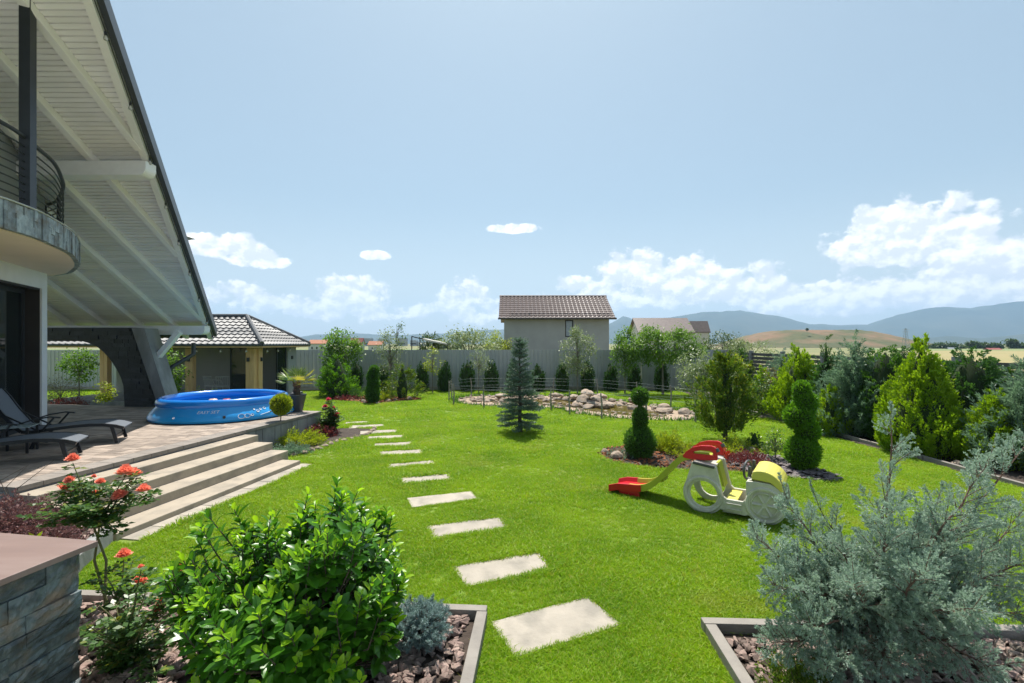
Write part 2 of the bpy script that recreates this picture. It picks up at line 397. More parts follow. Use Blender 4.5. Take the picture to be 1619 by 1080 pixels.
def leafy_tree(name, label, loc, h, crown_c, crown_r, mat, group=None, cat='tree', K=60, m=40, leaf=.09, wid=.55, clump=.28, tr=.04, forks=6, bark='barkpale', open_=.35, droop=.3, seed=None):
    """deciduous tree: tapered trunk, limbs to leaf clumps. crown_c height of the crown centre, crown_r (rx,ry,rz)"""
    r = root(name, loc, label, cat, group); L = Vector(loc)
    rx, ry, rzz = crown_r
    d = unit(rng.normal(size=(K, 3))); rad = (open_ + (1 - open_) * rng.random(K) ** .5)
    C = d * rad[:, None] * np.array([rx, ry, rzz]); C[:, 2] += crown_c
    P = (C[:, None] + rng.normal(size=(K, m, 3)) * clump * np.array([.5, .5, .38])).reshape(-1, 3)
    D = rng.normal(size=P.shape) + np.array([0, 0, -droop]) + unit(P - np.array([0, 0, crown_c])) * .5
    ll = leaf * (.65 + .6 * rng.random(len(P)))
    hint = np.broadcast_to(np.array([0, 0, 1.]), P.shape)
    o = obj('crown', leaf_mesh('crown', leaf_verts(P, D, ll, ll * wid, .12, hint)), mat); o.location = L; par(o, r)
    mb = MB(); top = crown_c + rzz * .55; fork = max(.15, crown_c - rzz * .75)
    pts = [(random.uniform(-1, 1) * tr * .6 * i / 4, random.uniform(-1, 1) * tr * .6 * i / 4, top * i / 5) for i in range(6)]
    mb.tube(pts, [tr * (1.35 if i == 0 else 1 - .16 * i) for i in range(6)], 7)
    idx = rng.permutation(K)[:max(forks, min(K, 26))]
    for j in idx:
        e = Vector(C[j]); s_ = min(max(fork + (e.z - fork) * random.uniform(.1, .5), .1), top * .95)
        mid = Vector((e.x * .45, e.y * .45, s_ + (e.z - s_) * .6 + .04))
        mb.tube([(0, 0, s_), mid, e], [tr * .45, tr * .26, tr * .08], 5)
    o2 = obj('trunk', mb.mesh('trunk', True), M[bark]); o2.location = L; par(o2, r)
    return r
def lumps(name, label, cat, loc, balls, mat, group=None, dens=2600, leaf=.05, wid=.4, trunk=.03, jit=.05, stem=None, up=.5):
    """clipped shape: union of ellipsoids (cx,cy,cz,rx,rz)"""
    r = root(name, loc, label, cat, group); L = Vector(loc); Ps, Ds = [], []
    for i, (cx, cy, cz, rx, rz) in enumerate(balls):
        area = 4 * math.pi * ((rx * rx * 2 + rz * rz) / 3); n = int(dens * area)
        d = unit(rng.normal(size=(n, 3))); sc = (1 + rng.normal(size=(n, 1)) * jit) * (.86 + .14 * rng.random((n, 1)))
        P = d * sc * np.array([rx, rx, rz]) + np.array([cx, cy, cz])
        keep = P[:, 2] > .0
        for j, b in enumerate(balls):
            if j != i: keep &= (((P - np.array(b[:3])) / np.array([b[3], b[3], b[4]])) ** 2).sum(1) > .7
        Ps.append(P[keep]); Ds.append((d + rng.normal(size=d.shape) * .5 + np.array([0, 0, up]))[keep])
    P = np.concatenate(Ps); D = np.concatenate(Ds); ll = leaf * (.6 + .8 * rng.random(len(P)))
    o = obj('crown', leaf_mesh('crown', leaf_verts(P - unit(D) * leaf * .4, D, ll, ll * wid)), mat); o.location = L; par(o, r)
    mb = MB()
    for (cx, cy, cz, rx, rz) in balls:
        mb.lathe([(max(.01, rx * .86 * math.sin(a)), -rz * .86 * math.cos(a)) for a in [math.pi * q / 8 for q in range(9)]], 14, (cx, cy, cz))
    o3 = obj('shade_core', mb.mesh('shade_core', True), M['twigs']); o3.location = L; par(o3, r)  # solid dark ellipsoids added so no light shows through the leaves
    st = MB().tube([(0, 0, 0), (0.006, .004, balls[0][2] * .6), (0, 0, balls[0][2])] if stem is None else stem, trunk, 7)
    o2 = obj('trunk', st.mesh('trunk', True), M['bark']); o2.location = L; par(o2, r)
    return r
def low_shrub(name, label, loc, rx, rz, mat, K=60, m=26, leaf=.05, wid=.45, group=None, up=.7, cat='shrub', plume=.2, outw=.8, flat=0.):
    """low plant: shoots fanning out of the ground"""
    r = root(name, loc, label, cat, group); L = Vector(loc)
    a = rng.random(K) * 6.283; q = np.sqrt(rng.random(K))
    B = np.stack([np.cos(a) * q * rx * .7, np.sin(a) * q * rx * .7, rz * (1 - q ** 2) * .7 * rng.random(K)], 1)
    ax = np.stack([np.cos(a) * q * outw, np.sin(a) * q * outw, np.full(K, up)], 1) + rng.normal(size=(K, 3)) * .2
    ln = np.full(K, plume) * (.7 + .6 * rng.random(K))
    o = obj('foliage', leaf_mesh('foliage', plumes(B, ax, ln, .35, m, leaf, wid, .8)), mat); o.location = L; par(o, r)
    mb = MB()
    for i in range(0, K, 3):
        e = B[i] + unit(ax[i]) * ln[i] * .8
        mb.tube([(0, 0, -.01), tuple(B[i] * .6 + np.array([0, 0, .01])), tuple(e)], [.008, .006, .002], 5)
    o2 = obj('twigs', mb.mesh('twigs', True), M['bark']); o2.location = L; par(o2, r)
    return r
M['twigs'] = pm('shade_core', (.03, .055, .014), (.02, .034, .01), rough=1, scale=30, bump=.5)  # dark colour of the solid cores, stands in for deep shade inside crowns
LM = {
 'thuja': leafmat('thuja_leaf', (.022, .07, .014), (.05, .125, .02), .35),
 'golden': leafmat('golden_conifer_leaf', (.16, .30, .012), (.32, .46, .02), .5, tint=(1.2, 1.2, .5)),
 'green': leafmat('conifer_leaf', (.05, .14, .02), (.10, .22, .03), .42),
 'bright': leafmat('bright_conifer_leaf', (.08, .22, .015), (.16, .33, .02), .45),
 'darkgreen': leafmat('dark_conifer_leaf', (.035, .11, .03), (.08, .18, .045), .4),
 'bluejun': leafmat('blue_juniper_leaf', (.23, .325, .265), (.40, .50, .42), .42, tint=(1., 1.1, .9)),
 'bluegreen': leafmat('bluegreen_juniper_leaf', (.12, .21, .145), (.24, .34, .25), .42, tint=(1., 1.1, .8)),
 'spruce': leafmat('blue_spruce_needle', (.07, .13, .10), (.19, .26, .21), .35, tint=(1., 1.1, .8)),
 'dwarf': leafmat('dwarf_spruce_needle', (.17, .26, .27), (.32, .42, .41), .25, tint=(1., 1.1, .9)),
 'pine': leafmat('pine_leaf', (.055, .125, .014), (.14, .22, .025), .42, c3=(.26, .27, .04)),
 'tree': leafmat('tree_leaf', (.07, .17, .016), (.16, .29, .03), .5),
 'silver': leafmat('silver_leaf', (.16, .22, .10), (.30, .36, .20), .35, tint=(1.1, 1.15, .7)),
 'yellow': leafmat('yellow_leaf', (.32, .34, .02), (.5, .46, .03), .4),
 'yellowgreen': leafmat('yellowgreen_leaf', (.22, .32, .02), (.38, .42, .03), .42),
 'purple': leafmat('barberry_leaf', (.13, .028, .035), (.26, .07, .07), .3, tint=(1.2, .8, .7), c3=(.34, .15, .12)),
 'mauve': leafmat('mauve_barberry_leaf', (.15, .075, .08), (.27, .15, .15), .25, tint=(1.1, .9, .8), c3=(.40, .27, .25)),
 'rose': leafmat('rose_leaf', (.035, .095, .025), (.09, .18, .04), .35, rough=.35, c3=(.2, .24, .04)),
 'laurel': leafmat('laurel_leaf', (.035, .13, .010), (.085, .25, .016), .34, rough=.32, spec=.5, patch=5),
 'laurel_young': leafmat('laurel_leaf_young', (.17, .40, .014), (.36, .56, .03), .48, rough=.34, spec=.45),
 'grass': leafmat('grass_blade', (.105, .27, .008), (.37, .55, .016), .5, rough=.55, c3=(.44, .46, .12), patch=.9, geo=True, tint=(1.2, 1.15, .5)),
 'farleaf': leafmat('far_leaf', (.04, .085, .02), (.08, .13, .03), .3),
}
# angular stones, a few shapes shared by all
def hull_rock(seed, flat=.7, n=14):
    r_ = np.random.default_rng(seed); bm = bmesh.new()
    for p in unit(r_.normal(size=(n, 3))) * (.75 + .25 * r_.random((n, 1))) * np.array([.5, .42, .5 * flat]): bm.verts.new(p)
    g = bmesh.ops.convex_hull(bm, input=bm.verts)
    bmesh.ops.delete(bm, geom=[v for v in bm.verts if not v.link_faces], context='VERTS')
    bmesh.ops.recalc_face_normals(bm, faces=bm.faces)
    me = bpy.data.meshes.new('stone'); bm.to_mesh(me); bm.free(); return me
def soft_rock(seed, flat=.6):
    r_ = np.random.default_rng(seed); bm = bmesh.new(); bmesh.ops.create_icosphere(bm, subdivisions=2, radius=.5)
    pl = unit(r_.normal(size=(9, 3))); cut = .26 + .16 * r_.random(9)
    for v in bm.verts:
        c = np.array(v.co)
        for q, k in zip(pl, cut):
            d_ = c @ q
            if d_ > k: c = c - q * (d_ - k)
        v.co = c * np.array([1, .85, flat]) * (1 + r_.normal() * .02)
    me = bpy.data.meshes.new('rock'); bm.to_mesh(me); bm.free(); return me
def with_mat(me, m): me.materials.append(m); return me
LAVA = [with_mat(hull_rock(30 + i, .55 + .06 * (i % 4)), M['lava']) for i in range(10)]
ROCK = [with_mat(soft_rock(60 + i, .5 + .08 * (i % 4)), M['rock']) for i in range(9)]
CHIP = [with_mat(hull_rock(90 + i, .28, 10), M['chip']) for i in range(6)]
BARKCHIP = [with_mat(hull_rock(120 + i, .22, 9), M['mulch']) for i in range(5)]
def poly_sample(poly, n):
    P = np.array([(p[0], p[1]) for p in poly]); lo, hi = P.min(0), P.max(0); out = []
    while len(out) < n:
        q = lo + (hi - lo) * rng.random((n * 3, 2)); q = q[inside(q, P)]
        out += list(q)
    return np.array(out[:n])
def inside(q, P):
    x, y = q[:, 0], q[:, 1]; c = np.zeros(len(q), bool); n = len(P); j = n - 1
    for i in range(n):
        xi, yi, xj, yj = P[i][0], P[i][1], P[j][0], P[j][1]
        cond = ((yi > y) != (yj > y)) & (x < (xj - xi) * (y - yi) / (yj - yi + 1e-12) + xi)
        c ^= cond; j = i
    return c
def scatter(meshes, pts, size, name, parent, z=0., var=.45, sink=.15, keepmax=300, tilt=.6):
    """single stones as children, the rest (farthest) joined"""
    pts = np.asarray(pts); order = np.argsort(np.hypot(pts[:, 0], pts[:, 1])); rest = []
    for j, i in enumerate(order):
        p = pts[i]; s_ = size * (1 - var + 2 * var * random.random())
        e = (random.uniform(-tilt, tilt), random.uniform(-tilt, tilt), random.uniform(0, 6.28))
        zz = (p[2] if len(p) > 2 else z) + s_ * sink
        if j < keepmax: obj(name, random.choice(meshes), None, parent, (p[0], p[1], zz), e, s_)
        else: rest.append((random.choice(meshes), Matrix.LocRotScale(Vector((p[0], p[1], zz)), Matrix.Identity(3).to_quaternion() if 0 else Vector((0, 0, 1)).rotation_difference(Vector((e[0], e[1], 1))), Vector((s_,) * 3)) @ Matrix.Rotation(e[2], 4, 'Z')))
    if rest:
        bm = bmesh.new()
        for me, mt in rest:
            n = len(bm.verts); bm.from_mesh(me); bm.verts.ensure_lookup_table()
            bmesh.ops.transform(bm, matrix=mt, verts=bm.verts[n:])
        me = bpy.data.meshes.new('loose_' + name); bm.to_mesh(me); bm.free()
        o = obj('loose_' + name, me, rest[0][0].materials[0], parent); o["kind"] = "stuff"
def sheet(name, poly, z, mat, kind='structure', thick=0.):
    m = MB()
    if thick: m.prism([(p[0], p[1], z - thick) for p in poly], (0, 0, thick))
    else: m.add([(p[0], p[1], z) for p in poly], [tuple(range(len(poly)))])
    o = m.build(name, mat); o["kind"] = kind; return o
def smooth_poly(pts, n=8):
    """closed catmull-rom"""
    P = [Vector((p[0], p[1], 0)) for p in pts]; m = len(P); out = []
    for i in range(m):
        a, b, c, d = P[i - 1], P[i], P[(i + 1) % m], P[(i + 2) % m]
        for k in range(n):
            t_ = k / n
            out.append(.5 * ((2 * b) + (c - a) * t_ + (2 * a - 5 * b + 4 * c - d) * t_ ** 2 + (3 * b - a - 3 * c + d) * t_ ** 3))
    return [(p.x, p.y) for p in out]
def tile_roof(mb, O, U, V, rows, rl, ulo, uhi, wave=.2, amp=.025, step=.03, sub=4):
    """pressed tile sheet: O eave corner, U along the eave, V up the slope (unit); ulo/uhi functions of v"""
    O, U, V = Vector(O), Vector(U).normalized(), Vector(V).normalized(); N = U.cross(V).normalized()
    if N.z < 0: N = -N
    for i in range(rows):
        v0, v1 = i * rl, (i + 1) * rl
        a0, b0 = ulo(v0), uhi(v0); a1, b1 = ulo(v1), uhi(v1)
        if b0 - a0 < .02: break
        n = max(2, int(round((b0 - a0) / wave * sub))); A, B, C = [], [], []
        for k in range(n + 1):
            u0 = a0 + (b0 - a0) * k / n; u1 = min(max(u0, a1), b1) if b1 > a1 else (a1 + b1) / 2
            w = amp * math.sin(2 * math.pi * u0 / wave); w1 = amp * math.sin(2 * math.pi * u1 / wave)
            lowv = v0 - .02 * (1 + math.sin(2 * math.pi * u0 / wave))
            A.append(O + U * u0 + V * lowv + N * (w - .012)); B.append(O + U * u0 + V * lowv + N * (w + step)); C.append(O + U * u1 + V * v1 + N * w1)
        n1 = n + 1
        mb.add(A + B + C, [(k, k + 1, n1 + k + 1, n1 + k) for k in range(n)] + [(n1 + k, n1 + k + 1, 2 * n1 + k + 1, 2 * n1 + k) for k in range(n)])
    return mb
ORD = ['nearest', 'second', 'third', 'fourth', 'fifth', 'sixth', 'seventh', 'eighth', 'ninth', 'tenth', 'eleventh', 'twelfth', 'thirteenth', 'fourteenth', 'fifteenth', 'sixteenth', 'seventeenth', 'eighteenth', 'nineteenth', 'twentieth']
# ================================================================== SETTING
BED1 = [(-4.15, 4.22), (-.255, 3.95), (-.33, 2.2), (-4.3, 2.2)]
BED2 = [(1.56, 3.77), (5.2, 3.62), (5.2, 2.2), (1.50, 2.2)]
ISL = smooth_poly([gp(946, 716)[:2], gp(965, 731)[:2], gp(1040, 742)[:2], gp(1160, 748)[:2], gp(1250, 758)[:2], gp(1325, 764)[:2], gp(1312, 750)[:2], gp(1235, 727)[:2], gp(1160, 709)[:2], gp(1060, 704)[:2], gp(975, 707)[:2]], 5)
ISL2 = smooth_poly([gp(517, 633)[:2], gp(560, 636)[:2], gp(590, 640)[:2], gp(640, 635)[:2], gp(668, 631)[:2], gp(630, 627)[:2], gp(560, 627)[:2], gp(525, 628)[:2]], 4)
PONDP = smooth_poly([(-2.35, 19.3), (-1.7, 17.6), (.0, 17.1), (1.5, 16.6), (2.3, 15.3), (3.6, 14.3), (5.2, 14.0), (6.0, 14.8), (5.6, 16.4), (4.6, 18.2), (3.0, 20.2), (.5, 20.8), (-1.6, 20.6)], 5)
WATER = smooth_poly([(-1.2, 18.9), (.2, 18.0), (1.8, 17.4), (2.7, 16.0), (3.9, 15.0), (4.9, 15.0), (4.6, 16.6), (3.8, 18.0), (2.2, 19.0), (.3, 19.5)], 5)
HEDGEX = 8.1
TF, TE = Vector((-4.95, 12.27, 0)), Vector((.168, .986, 0)).normalized()      # terrace far corner, direction of its long edge
TX = Vector((TE.y, -TE.x, 0)); TO = TF - TE * 6.6; TZ = .55
def T(x, y, z=0.): return TO + TX * x + TE * y + Vector((0, 0, z))
TERR = [T(0, 0)[:2], T(0, 6.6)[:2], T(-11, 6.6)[:2], T(-11, 0)[:2]]
STEPS = [T(0, -.05)[:2], T(1.76, -.05)[:2], T(1.76, 3.65)[:2], T(0, 3.85)[:2]]
BEDT = smooth_poly([T(.05, 3.95)[:2], T(.75, 3.8)[:2], T(1.0, 4.4)[:2], T(1.05, 5.4)[:2], T(1.35, 6.4)[:2], T(1.1, 7.2)[:2], T(.05, 6.9)[:2]], 4)
BEDL = [T(0, .0)[:2], T(1.5, -.1)[:2], (-4.25, 4.28), (-9, 4.4), (-9, 6.2)]
# ground and lawn
g = MB()
for r0, r1 in ((0, 60), (60, 400), (400, 3900)):
    n = 48
    if r0 == 0: g.add([(0, 0, -.012)] + [(r1 * math.cos(2 * math.pi * k / n), r1 * math.sin(2 * math.pi * k / n), -.012) for k in range(n)], [(0, k + 1, (k + 1) % n + 1) for k in range(n)])
    else: g.add([(r * math.cos(2 * math.pi * k / n), r * math.sin(2 * math.pi * k / n), -.012) for r in (r0, r1) for k in range(n)], [(k, (k + 1) % n, n + (k + 1) % n, n + k) for k in range(n)])
g.build('ground', M['field'])["kind"] = 'structure'
sheet('bounce_paving', [(-9, -8), (9, -8), (9, 1.45), (-2.3, 1.45), (-2.3, .3), (-9, .3)], .05, M['white'])  # unseen pale sheet added behind the camera to bounce sunlight onto the house
sheet('lawn', [(-26, 1.5), (10.45, 1.5), (10.45, 23.2), (-26, 23.2)], 0., M['lawn'])
# stepping stones
stones = [((775, 985.5), (930.7, 944.7), (983, 989.6), (814.6, 1041)), ((714, 897), (855, 873), (876, 901), (738, 929)), ((673, 833), (792, 819), (805, 836), (684, 855)),
          ((643, 789), (745, 778), (756, 790), (651, 804)), ((626, 757), (711, 750), (719, 759), (631, 767)), ((611, 735), (686, 728), (692, 735), (613, 741))]
sc_ = []
for q in stones: sc_.append([gp(*p) for p in q])
c5 = sum(sc_[5], Vector()) / 4; ax_ = (sc_[4][1] - sc_[4][0]).normalized(); st_ = (sum(sc_[5], Vector()) - sum(sc_[3], Vector())) / 8
for k, (px, py) in enumerate([(634, 716.5), (620, 703.5), (608, 692.5), (599, 683.5), (580, 674.5), (563, 669)]):
    c = gp(px, py); a = Matrix.Rotation(.02 * k, 3, 'Z') @ Vector((.975, .22, 0)); b = Vector((-a.y, a.x, 0))
    L_ = .46 if k < 5 else .36
    sc_.append([c - a * L_ + b * .22, c + a * L_ + b * .22, c + a * L_ - b * .22, c - a * L_ - b * .22])
STONEP = []
for k, q in enumerate(sc_):
    c = sum(q, Vector()) / 4; STONEP.append([(c + (p - c) * 1.0)[:2] for p in q])
    m = MB(); N_ = 9; ring = []
    for i in range(4):
        for j in range(N_):
            p = q[i].lerp(q[(i + 1) % 4], j / N_); ring.append(p + Vector((random.uniform(-1, 1) * .008, random.uniform(-1, 1) * .008, 0)))
    m.prism([(p.x, p.y, -.03) for p in ring], (0, 0, .042 + random.uniform(0, .006)))
    o = m.build('stepping_stone', M['slab'], bevel=.006)
    tag(o, f'pale concrete stepping stone, {ORD[k]} from the front of the lawn path' if k else 'pale concrete stepping stone at the front of the lawn path, the nearest one', 'stepping stone', 'stepping stones across the lawn')
# gravel beds in front with timber edging
def gravel_bed(poly, edges, n, label):
    b = sheet('gravel_bed', poly, .02, M['soil']); b.location.z = 0
    for p, q in edges:
        p, q = Vector((*p, .035)), Vector((*q, .035))
        MB().bar(p, q, .085, .13).build('edging_board', M['timber'], b, bevel=.006)
    pts = poly_sample(poly, n)
    return b, pts
b1, pts = gravel_bed(BED1, [((-4.15, 4.22), (-.21, 3.947)), ((-.2475, 3.90), (-.35, 2.2))], 4400, '')
pts = pts[(pts[:, 1] > 3.0) & (pts[:, 1] < 4.0 - pts[:, 0] * .06 - .11) & (pts[:, 0] < -.37)]
vis = np.abs(pts[:, 0] / pts[:, 1]) < 1.12
scatter(LAVA, pts[vis], .085, 'stone', b1, .035)
b2, pts = gravel_bed(BED2, [((1.515, 3.772), (5.2, 3.62)), ((1.558, 3.72), (1.49, 2.2))], 3600, '')
pts = pts[(pts[:, 1] > 3.0) & (pts[:, 1] < 3.60) & (pts[:, 0] > 1.63) & (pts[:, 0] < 4.2)]
scatter(LAVA, pts, .085, 'stone', b2, .035)
# island bed: bark mulch on the left, slate chips on the right
isl = sheet('mulch_bed', ISL, .012, M['soil'])
pts = poly_sample(ISL, 2600); left = pts[:, 0] < 4.3 + rng.normal(size=len(pts)) * .12
scatter(BARKCHIP, pts[left][:900], .085, 'bark_chip', isl, .016, tilt=.9, keepmax=150)
scatter(CHIP, pts[~left][:950], .12, 'slate_chip', isl, .02, keepmax=300, tilt=.35)
for (px, py, s_) in ((975, 724, .34), (998, 720, .3), (957, 716, .2), (1170, 712, .34), (1190, 716, .3), (1045, 706, .26), (1010, 736, .16), (1140, 700, .2)):
    p = gp(px, py); obj('rock', random.choice(ROCK), None, isl, (p.x, p.y, s_ * .12), (0, 0, random.uniform(0, 6)), s_)
isl2 = sheet('mulch_bed', ISL2, .012, M['soil'])
pts = poly_sample(ISL2, 700)
scatter(BARKCHIP, pts, .13, 'bark_chip', isl2, .016, tilt=.9, keepmax=100)
for (px, py, s_) in ((556, 633, .4), (535, 632, .3), (575, 637, .3), (612, 635, .34), (648, 632, .3), (598, 639, .22), (625, 634, .25)):
    p = gp(px, py); obj('rock', random.choice(ROCK), None, isl2, (p.x, p.y, s_ * .12), (0, 0, random.uniform(0, 6)), s_)
# hedge bed along the right side
hb = sheet('hedge_bed', [(HEDGEX, 6.2), (10.4, 6.2), (10.4, 22.6), (7.9, 22.6), (7.7, 17), (7.75, 15.4)], .012, M['soil'])
yy = 6.4
while yy < 16.5:
    x_ = HEDGEX - max(0, yy - 12) * .06; MB().box((x_, yy + .48, .03), (.07, .95, .12), random.uniform(-.02, .02)).build('edging_strip', M['timber'], hb, bevel=.008); yy += .98
for (px, py, s_) in ((1512, 738, .35), (1205, 662, .3), (1222, 664, .3), (1190, 659, .25), (1300, 690, .2)):
    p = gp(px, py); obj('rock', random.choice(ROCK), None, hb, (p.x, p.y, s_ * .14), (0, 0, random.uniform(0, 6)), s_)
# bed along the terrace with a curved stone edge, and the bed left of the steps
tb = sheet('planting_bed', BEDT, .012, M['soil'])
for k in range(16):
    y_ = 3.9 + k * .22; x_ = np.interp(y_, [3.8, 4.4, 5.4, 6.4, 7.2], [.75, 1.0, 1.06, 1.36, 1.15]) + .05
    p = T(x_, y_); obj('edging_stone', ROCK[k % 9], None, tb, (p.x, p.y, .02), (0, 0, random.uniform(0, 6)), (.2, .17, .22))
bl = MB().prism([(p[0], p[1], .0) for p in BEDL], (0, 0, .13)).build('planting_bed', M['soil']); bl["kind"] = 'structure'
pts = poly_sample(BEDL, 900); pts = pts[(pts[:, 0] > -6.6)]
scatter(LAVA, pts[:420], .075, 'stone', bl, .135, keepmax=200)
p0, p1 = T(1.42, -.06), Vector((-4.22, 4.3, 0))
MB().bar(p0 + Vector((0, 0, .07)), p1 + Vector((0, 0, .07)), .12, .22).build('kerb', M['concrete'], bl, bevel=.008)
# ------------------------------------------------------------------ terrace and steps
tr = MB().prism([T(0, 0, 0), T(0, 6.6, 0), T(-11, 6.6, 0), T(-11, 0, 0)], (0, 0, TZ - .06)).build('terrace', M['concrete']); tr["kind"] = 'structure'
# board marks on the retaining wall
for k in range(13):
    y_ = 4.0 + k * .2
    MB().prism([T(.001, y_, .01), T(.001, y_ + .185, .01), T(.012 + .004 * (k % 3), y_ + .185, .01), T(.012 + .004 * (k % 3), y_, .01)], (0, 0, TZ - .09)).build('wall_panel', M['concrete'], tr)
MB().box(T(-2.2, 6.604, TZ / 2 - .02), (.02, .02, .02), 0)
pv = MB(); rows = 0; y_ = 0.02
while y_ < 6.52:
    x_ = -.294; first = True; d_ = random.choice((.1, .1, .15))
    while x_ > -10.6:
        w_ = random.uniform(.08, .35) if first else random.choice((.2, .3, .3, .4)); first = False; dz = random.uniform(-.0015, .0015)
        a, b, c, d = T(x_ - w_ + .004, y_ + .003), T(x_ - .004, y_ + .003), T(x_ - .004, y_ + d_ - .003), T(x_ - w_ + .004, y_ + d_ - .003)
        zb, zt = TZ - .05, TZ - .002 + dz
        pv.add([(q.x, q.y, z) for z in (zb, zt) for q in (a, b, c, d)], [(4, 5, 6, 7), (0, 1, 5, 4), (1, 2, 6, 5), (2, 3, 7, 6), (3, 0, 4, 7)])
        x_ -= w_
    y_ += d_
o = obj('paver', pv.mesh('paver', fix=False), M['paver'], tr); o["kind"] = 'stuff'
k = 0; y_ = 0.
while y_ < 6.58:
    l_ = .3; a, b, c, d = T(-.29, y_ + .003), T(.03, y_ + .003), T(.03, min(6.62, y_ + l_) - .003), T(-.29, min(6.62, y_ + l_) - .003)
    MB().hexa([(q.x, q.y, TZ - .058) for q in (a, b, c, d)] + [(q.x, q.y, TZ) for q in (a, b, c, d)]).build('coping_stone', M['coping'], tr, bevel=.004); y_ += l_
st = MB().prism([T(.0, .02, -.02), T(.3, .02, -.02), T(.3, 3.7, -.02), T(.0, 3.7, -.02)], (0, 0, .2)).build('stairs', M['step']); st["kind"] = 'structure'
lev = [(0.005, .33, .465, 3.86), (.33, .71, .345, 3.78), (.71, 1.09, .215, 3.72), (1.09, 1.48, .085, 3.52)]
for (x0, x1, z_, ye) in lev:
    MB().prism([T(x0, 0, -.01), T(x1, 0, -.01), T(x1, ye, -.01), T(x0, ye, -.01)], (0, 0, z_ + .01)).build('step', M['step'], st, bevel=.012)
y_ = .05
for k in range(9):
    l_ = .39; MB().prism([T(1.485, y_, -.01), T(1.74, y_, -.01), T(1.74, y_ + l_ - .01, -.01), T(1.485, y_ + l_ - .01, -.01)], (0, 0, .024 + random.uniform(0, .004))).build('paving_slab', M['slab'], st, bevel=.004); y_ += l_
# ------------------------------------------------------------------ pond
pond = sheet('pond_shore', PONDP, .01, M['sand'])
wm, tt_, bb = newmat('pond_water'); bb.inputs['Base Color'].default_value = (.13, .10, .025, 1); bb.inputs['Roughness'].default_value = .08
bb.inputs['Specular IOR Level'].default_value = .6
bn = tt_.nodes.new('ShaderNodeBump'); bn.inputs['Strength'].default_value = .05; nn = nnoise(tt_, coords(tt_), 5, 3); tt_.links.new(nn.outputs['Fac'], bn.inputs['Height']); tt_.links.new(bn.outputs[0], bb.inputs['Normal'])
sheet('pond_water', WATER, .022, wm)
rim = []
for ring, n_, j_ in ((WATER, 70, .16), (WATER, 60, .35)):
    m_ = len(ring)
    for k in range(n_):
        i = k * m_ / n_; a, b = ring[int(i)], ring[(int(i) + 1) % m_]; f = i - int(i)
        rim.append((a[0] + (b[0] - a[0]) * f + random.gauss(0, j_), a[1] + (b[1] - a[1]) * f + random.gauss(0, j_)))
for p in rim:
    s_ = random.uniform(.18, .38) * (.5 if (p[1] - 17.2) + .4 * (p[0] - 1.9) < 0 else 1.); obj('rock', random.choice(ROCK), None, pond, (p[0], p[1], s_ * .12), (random.uniform(-.2, .2), random.uniform(-.2, .2), random.uniform(0, 6)), s_)
for i in range(0, len(PONDP), 2):      # front kerb of flat pale stones
    p = PONDP[i]
    if p[1] < 17.6: obj('rock', random.choice(ROCK), None, pond, (p[0] * .99, p[1] + .2, .03), (0, 0, random.uniform(0, 6)), (.5, .42, .26))
for (x, y, z, s_) in ((2.9, 17.0, .0, .7), (2.4, 17.1, .0, .6), (3.4, 17.1, .0, .6), (2.7, 16.7, .0, .5), (3.2, 16.7, 0, .55), (2.6, 17.2, .2, .6), (3.1, 17.2, .22, .6), (2.85, 17.1, .42, .45), (3.0, 18.7, .1, .75), (2.95, 18.75, .28, .6), (3.5, 18.9, .1, .7), (2.4, 18.8, .1, .6), (.3, 19.4, .2, .55), (1.8, 19.4, .1, .6), (-.4, 19.2, .1, .55), (5.3, 16.5, .0, .6), (5.0, 15.6, .0, .6), (4.6, 17.4, .1, .7), (5.6, 15.4, .0, .5)):
    obj('rock', random.choice(ROCK), None, pond, (x, y, z + s_ * .15), (random.uniform(-.25, .25), random.uniform(-.25, .25), random.uniform(0, 6)), (s_ * 1.15, s_, s_ * .72))
pts = poly_sample(PONDP, 500); pts = pts[~inside(pts, np.array(WATER)) & (pts[:, 1] - 17. + .4 * (pts[:, 0] - 1.9) > 0)]
scatter(ROCK, pts[:190], .17, 'rock', pond, .0, keepmax=110)
# wire fence round the pond
wf = root('wire_fence', (1.5, 17, 0), 'low wire fence on thin wooden posts around the rock pond', 'fence')
ring = smooth_poly([(-2.55, 19.2), (-1.9, 17.3), (.0, 16.8), (1.35, 16.3), (2.1, 15.1), (3.5, 14.0), (5.3, 13.7), (6.3, 14.7), (5.9, 16.6), (4.9, 18.6), (3.1, 20.6), (.5, 21.2), (-1.8, 20.9)], 4)
pp = [Vector((*ring[i], 0)) for i in range(0, len(ring), 3)] 
for p in pp: MB().tube([(p.x, p.y, -.1), (p.x + random.uniform(-.03, .03), p.y, .45), (p.x + random.uniform(-.04, .04), p.y, .78)], [.028, .026, .022], 7).build('post', M['timber'], wf, True)
M['wire'] = pm('wire', (.32, .36, .36), rough=.4, metal=.6)
for z_ in (.25, .45, .62, .74):
    MB().tube([(p.x, p.y, z_ + random.uniform(-.01, .01)) for p in pp + [pp[0]]], .0028, 4).build('wire', M['wire'], wf)
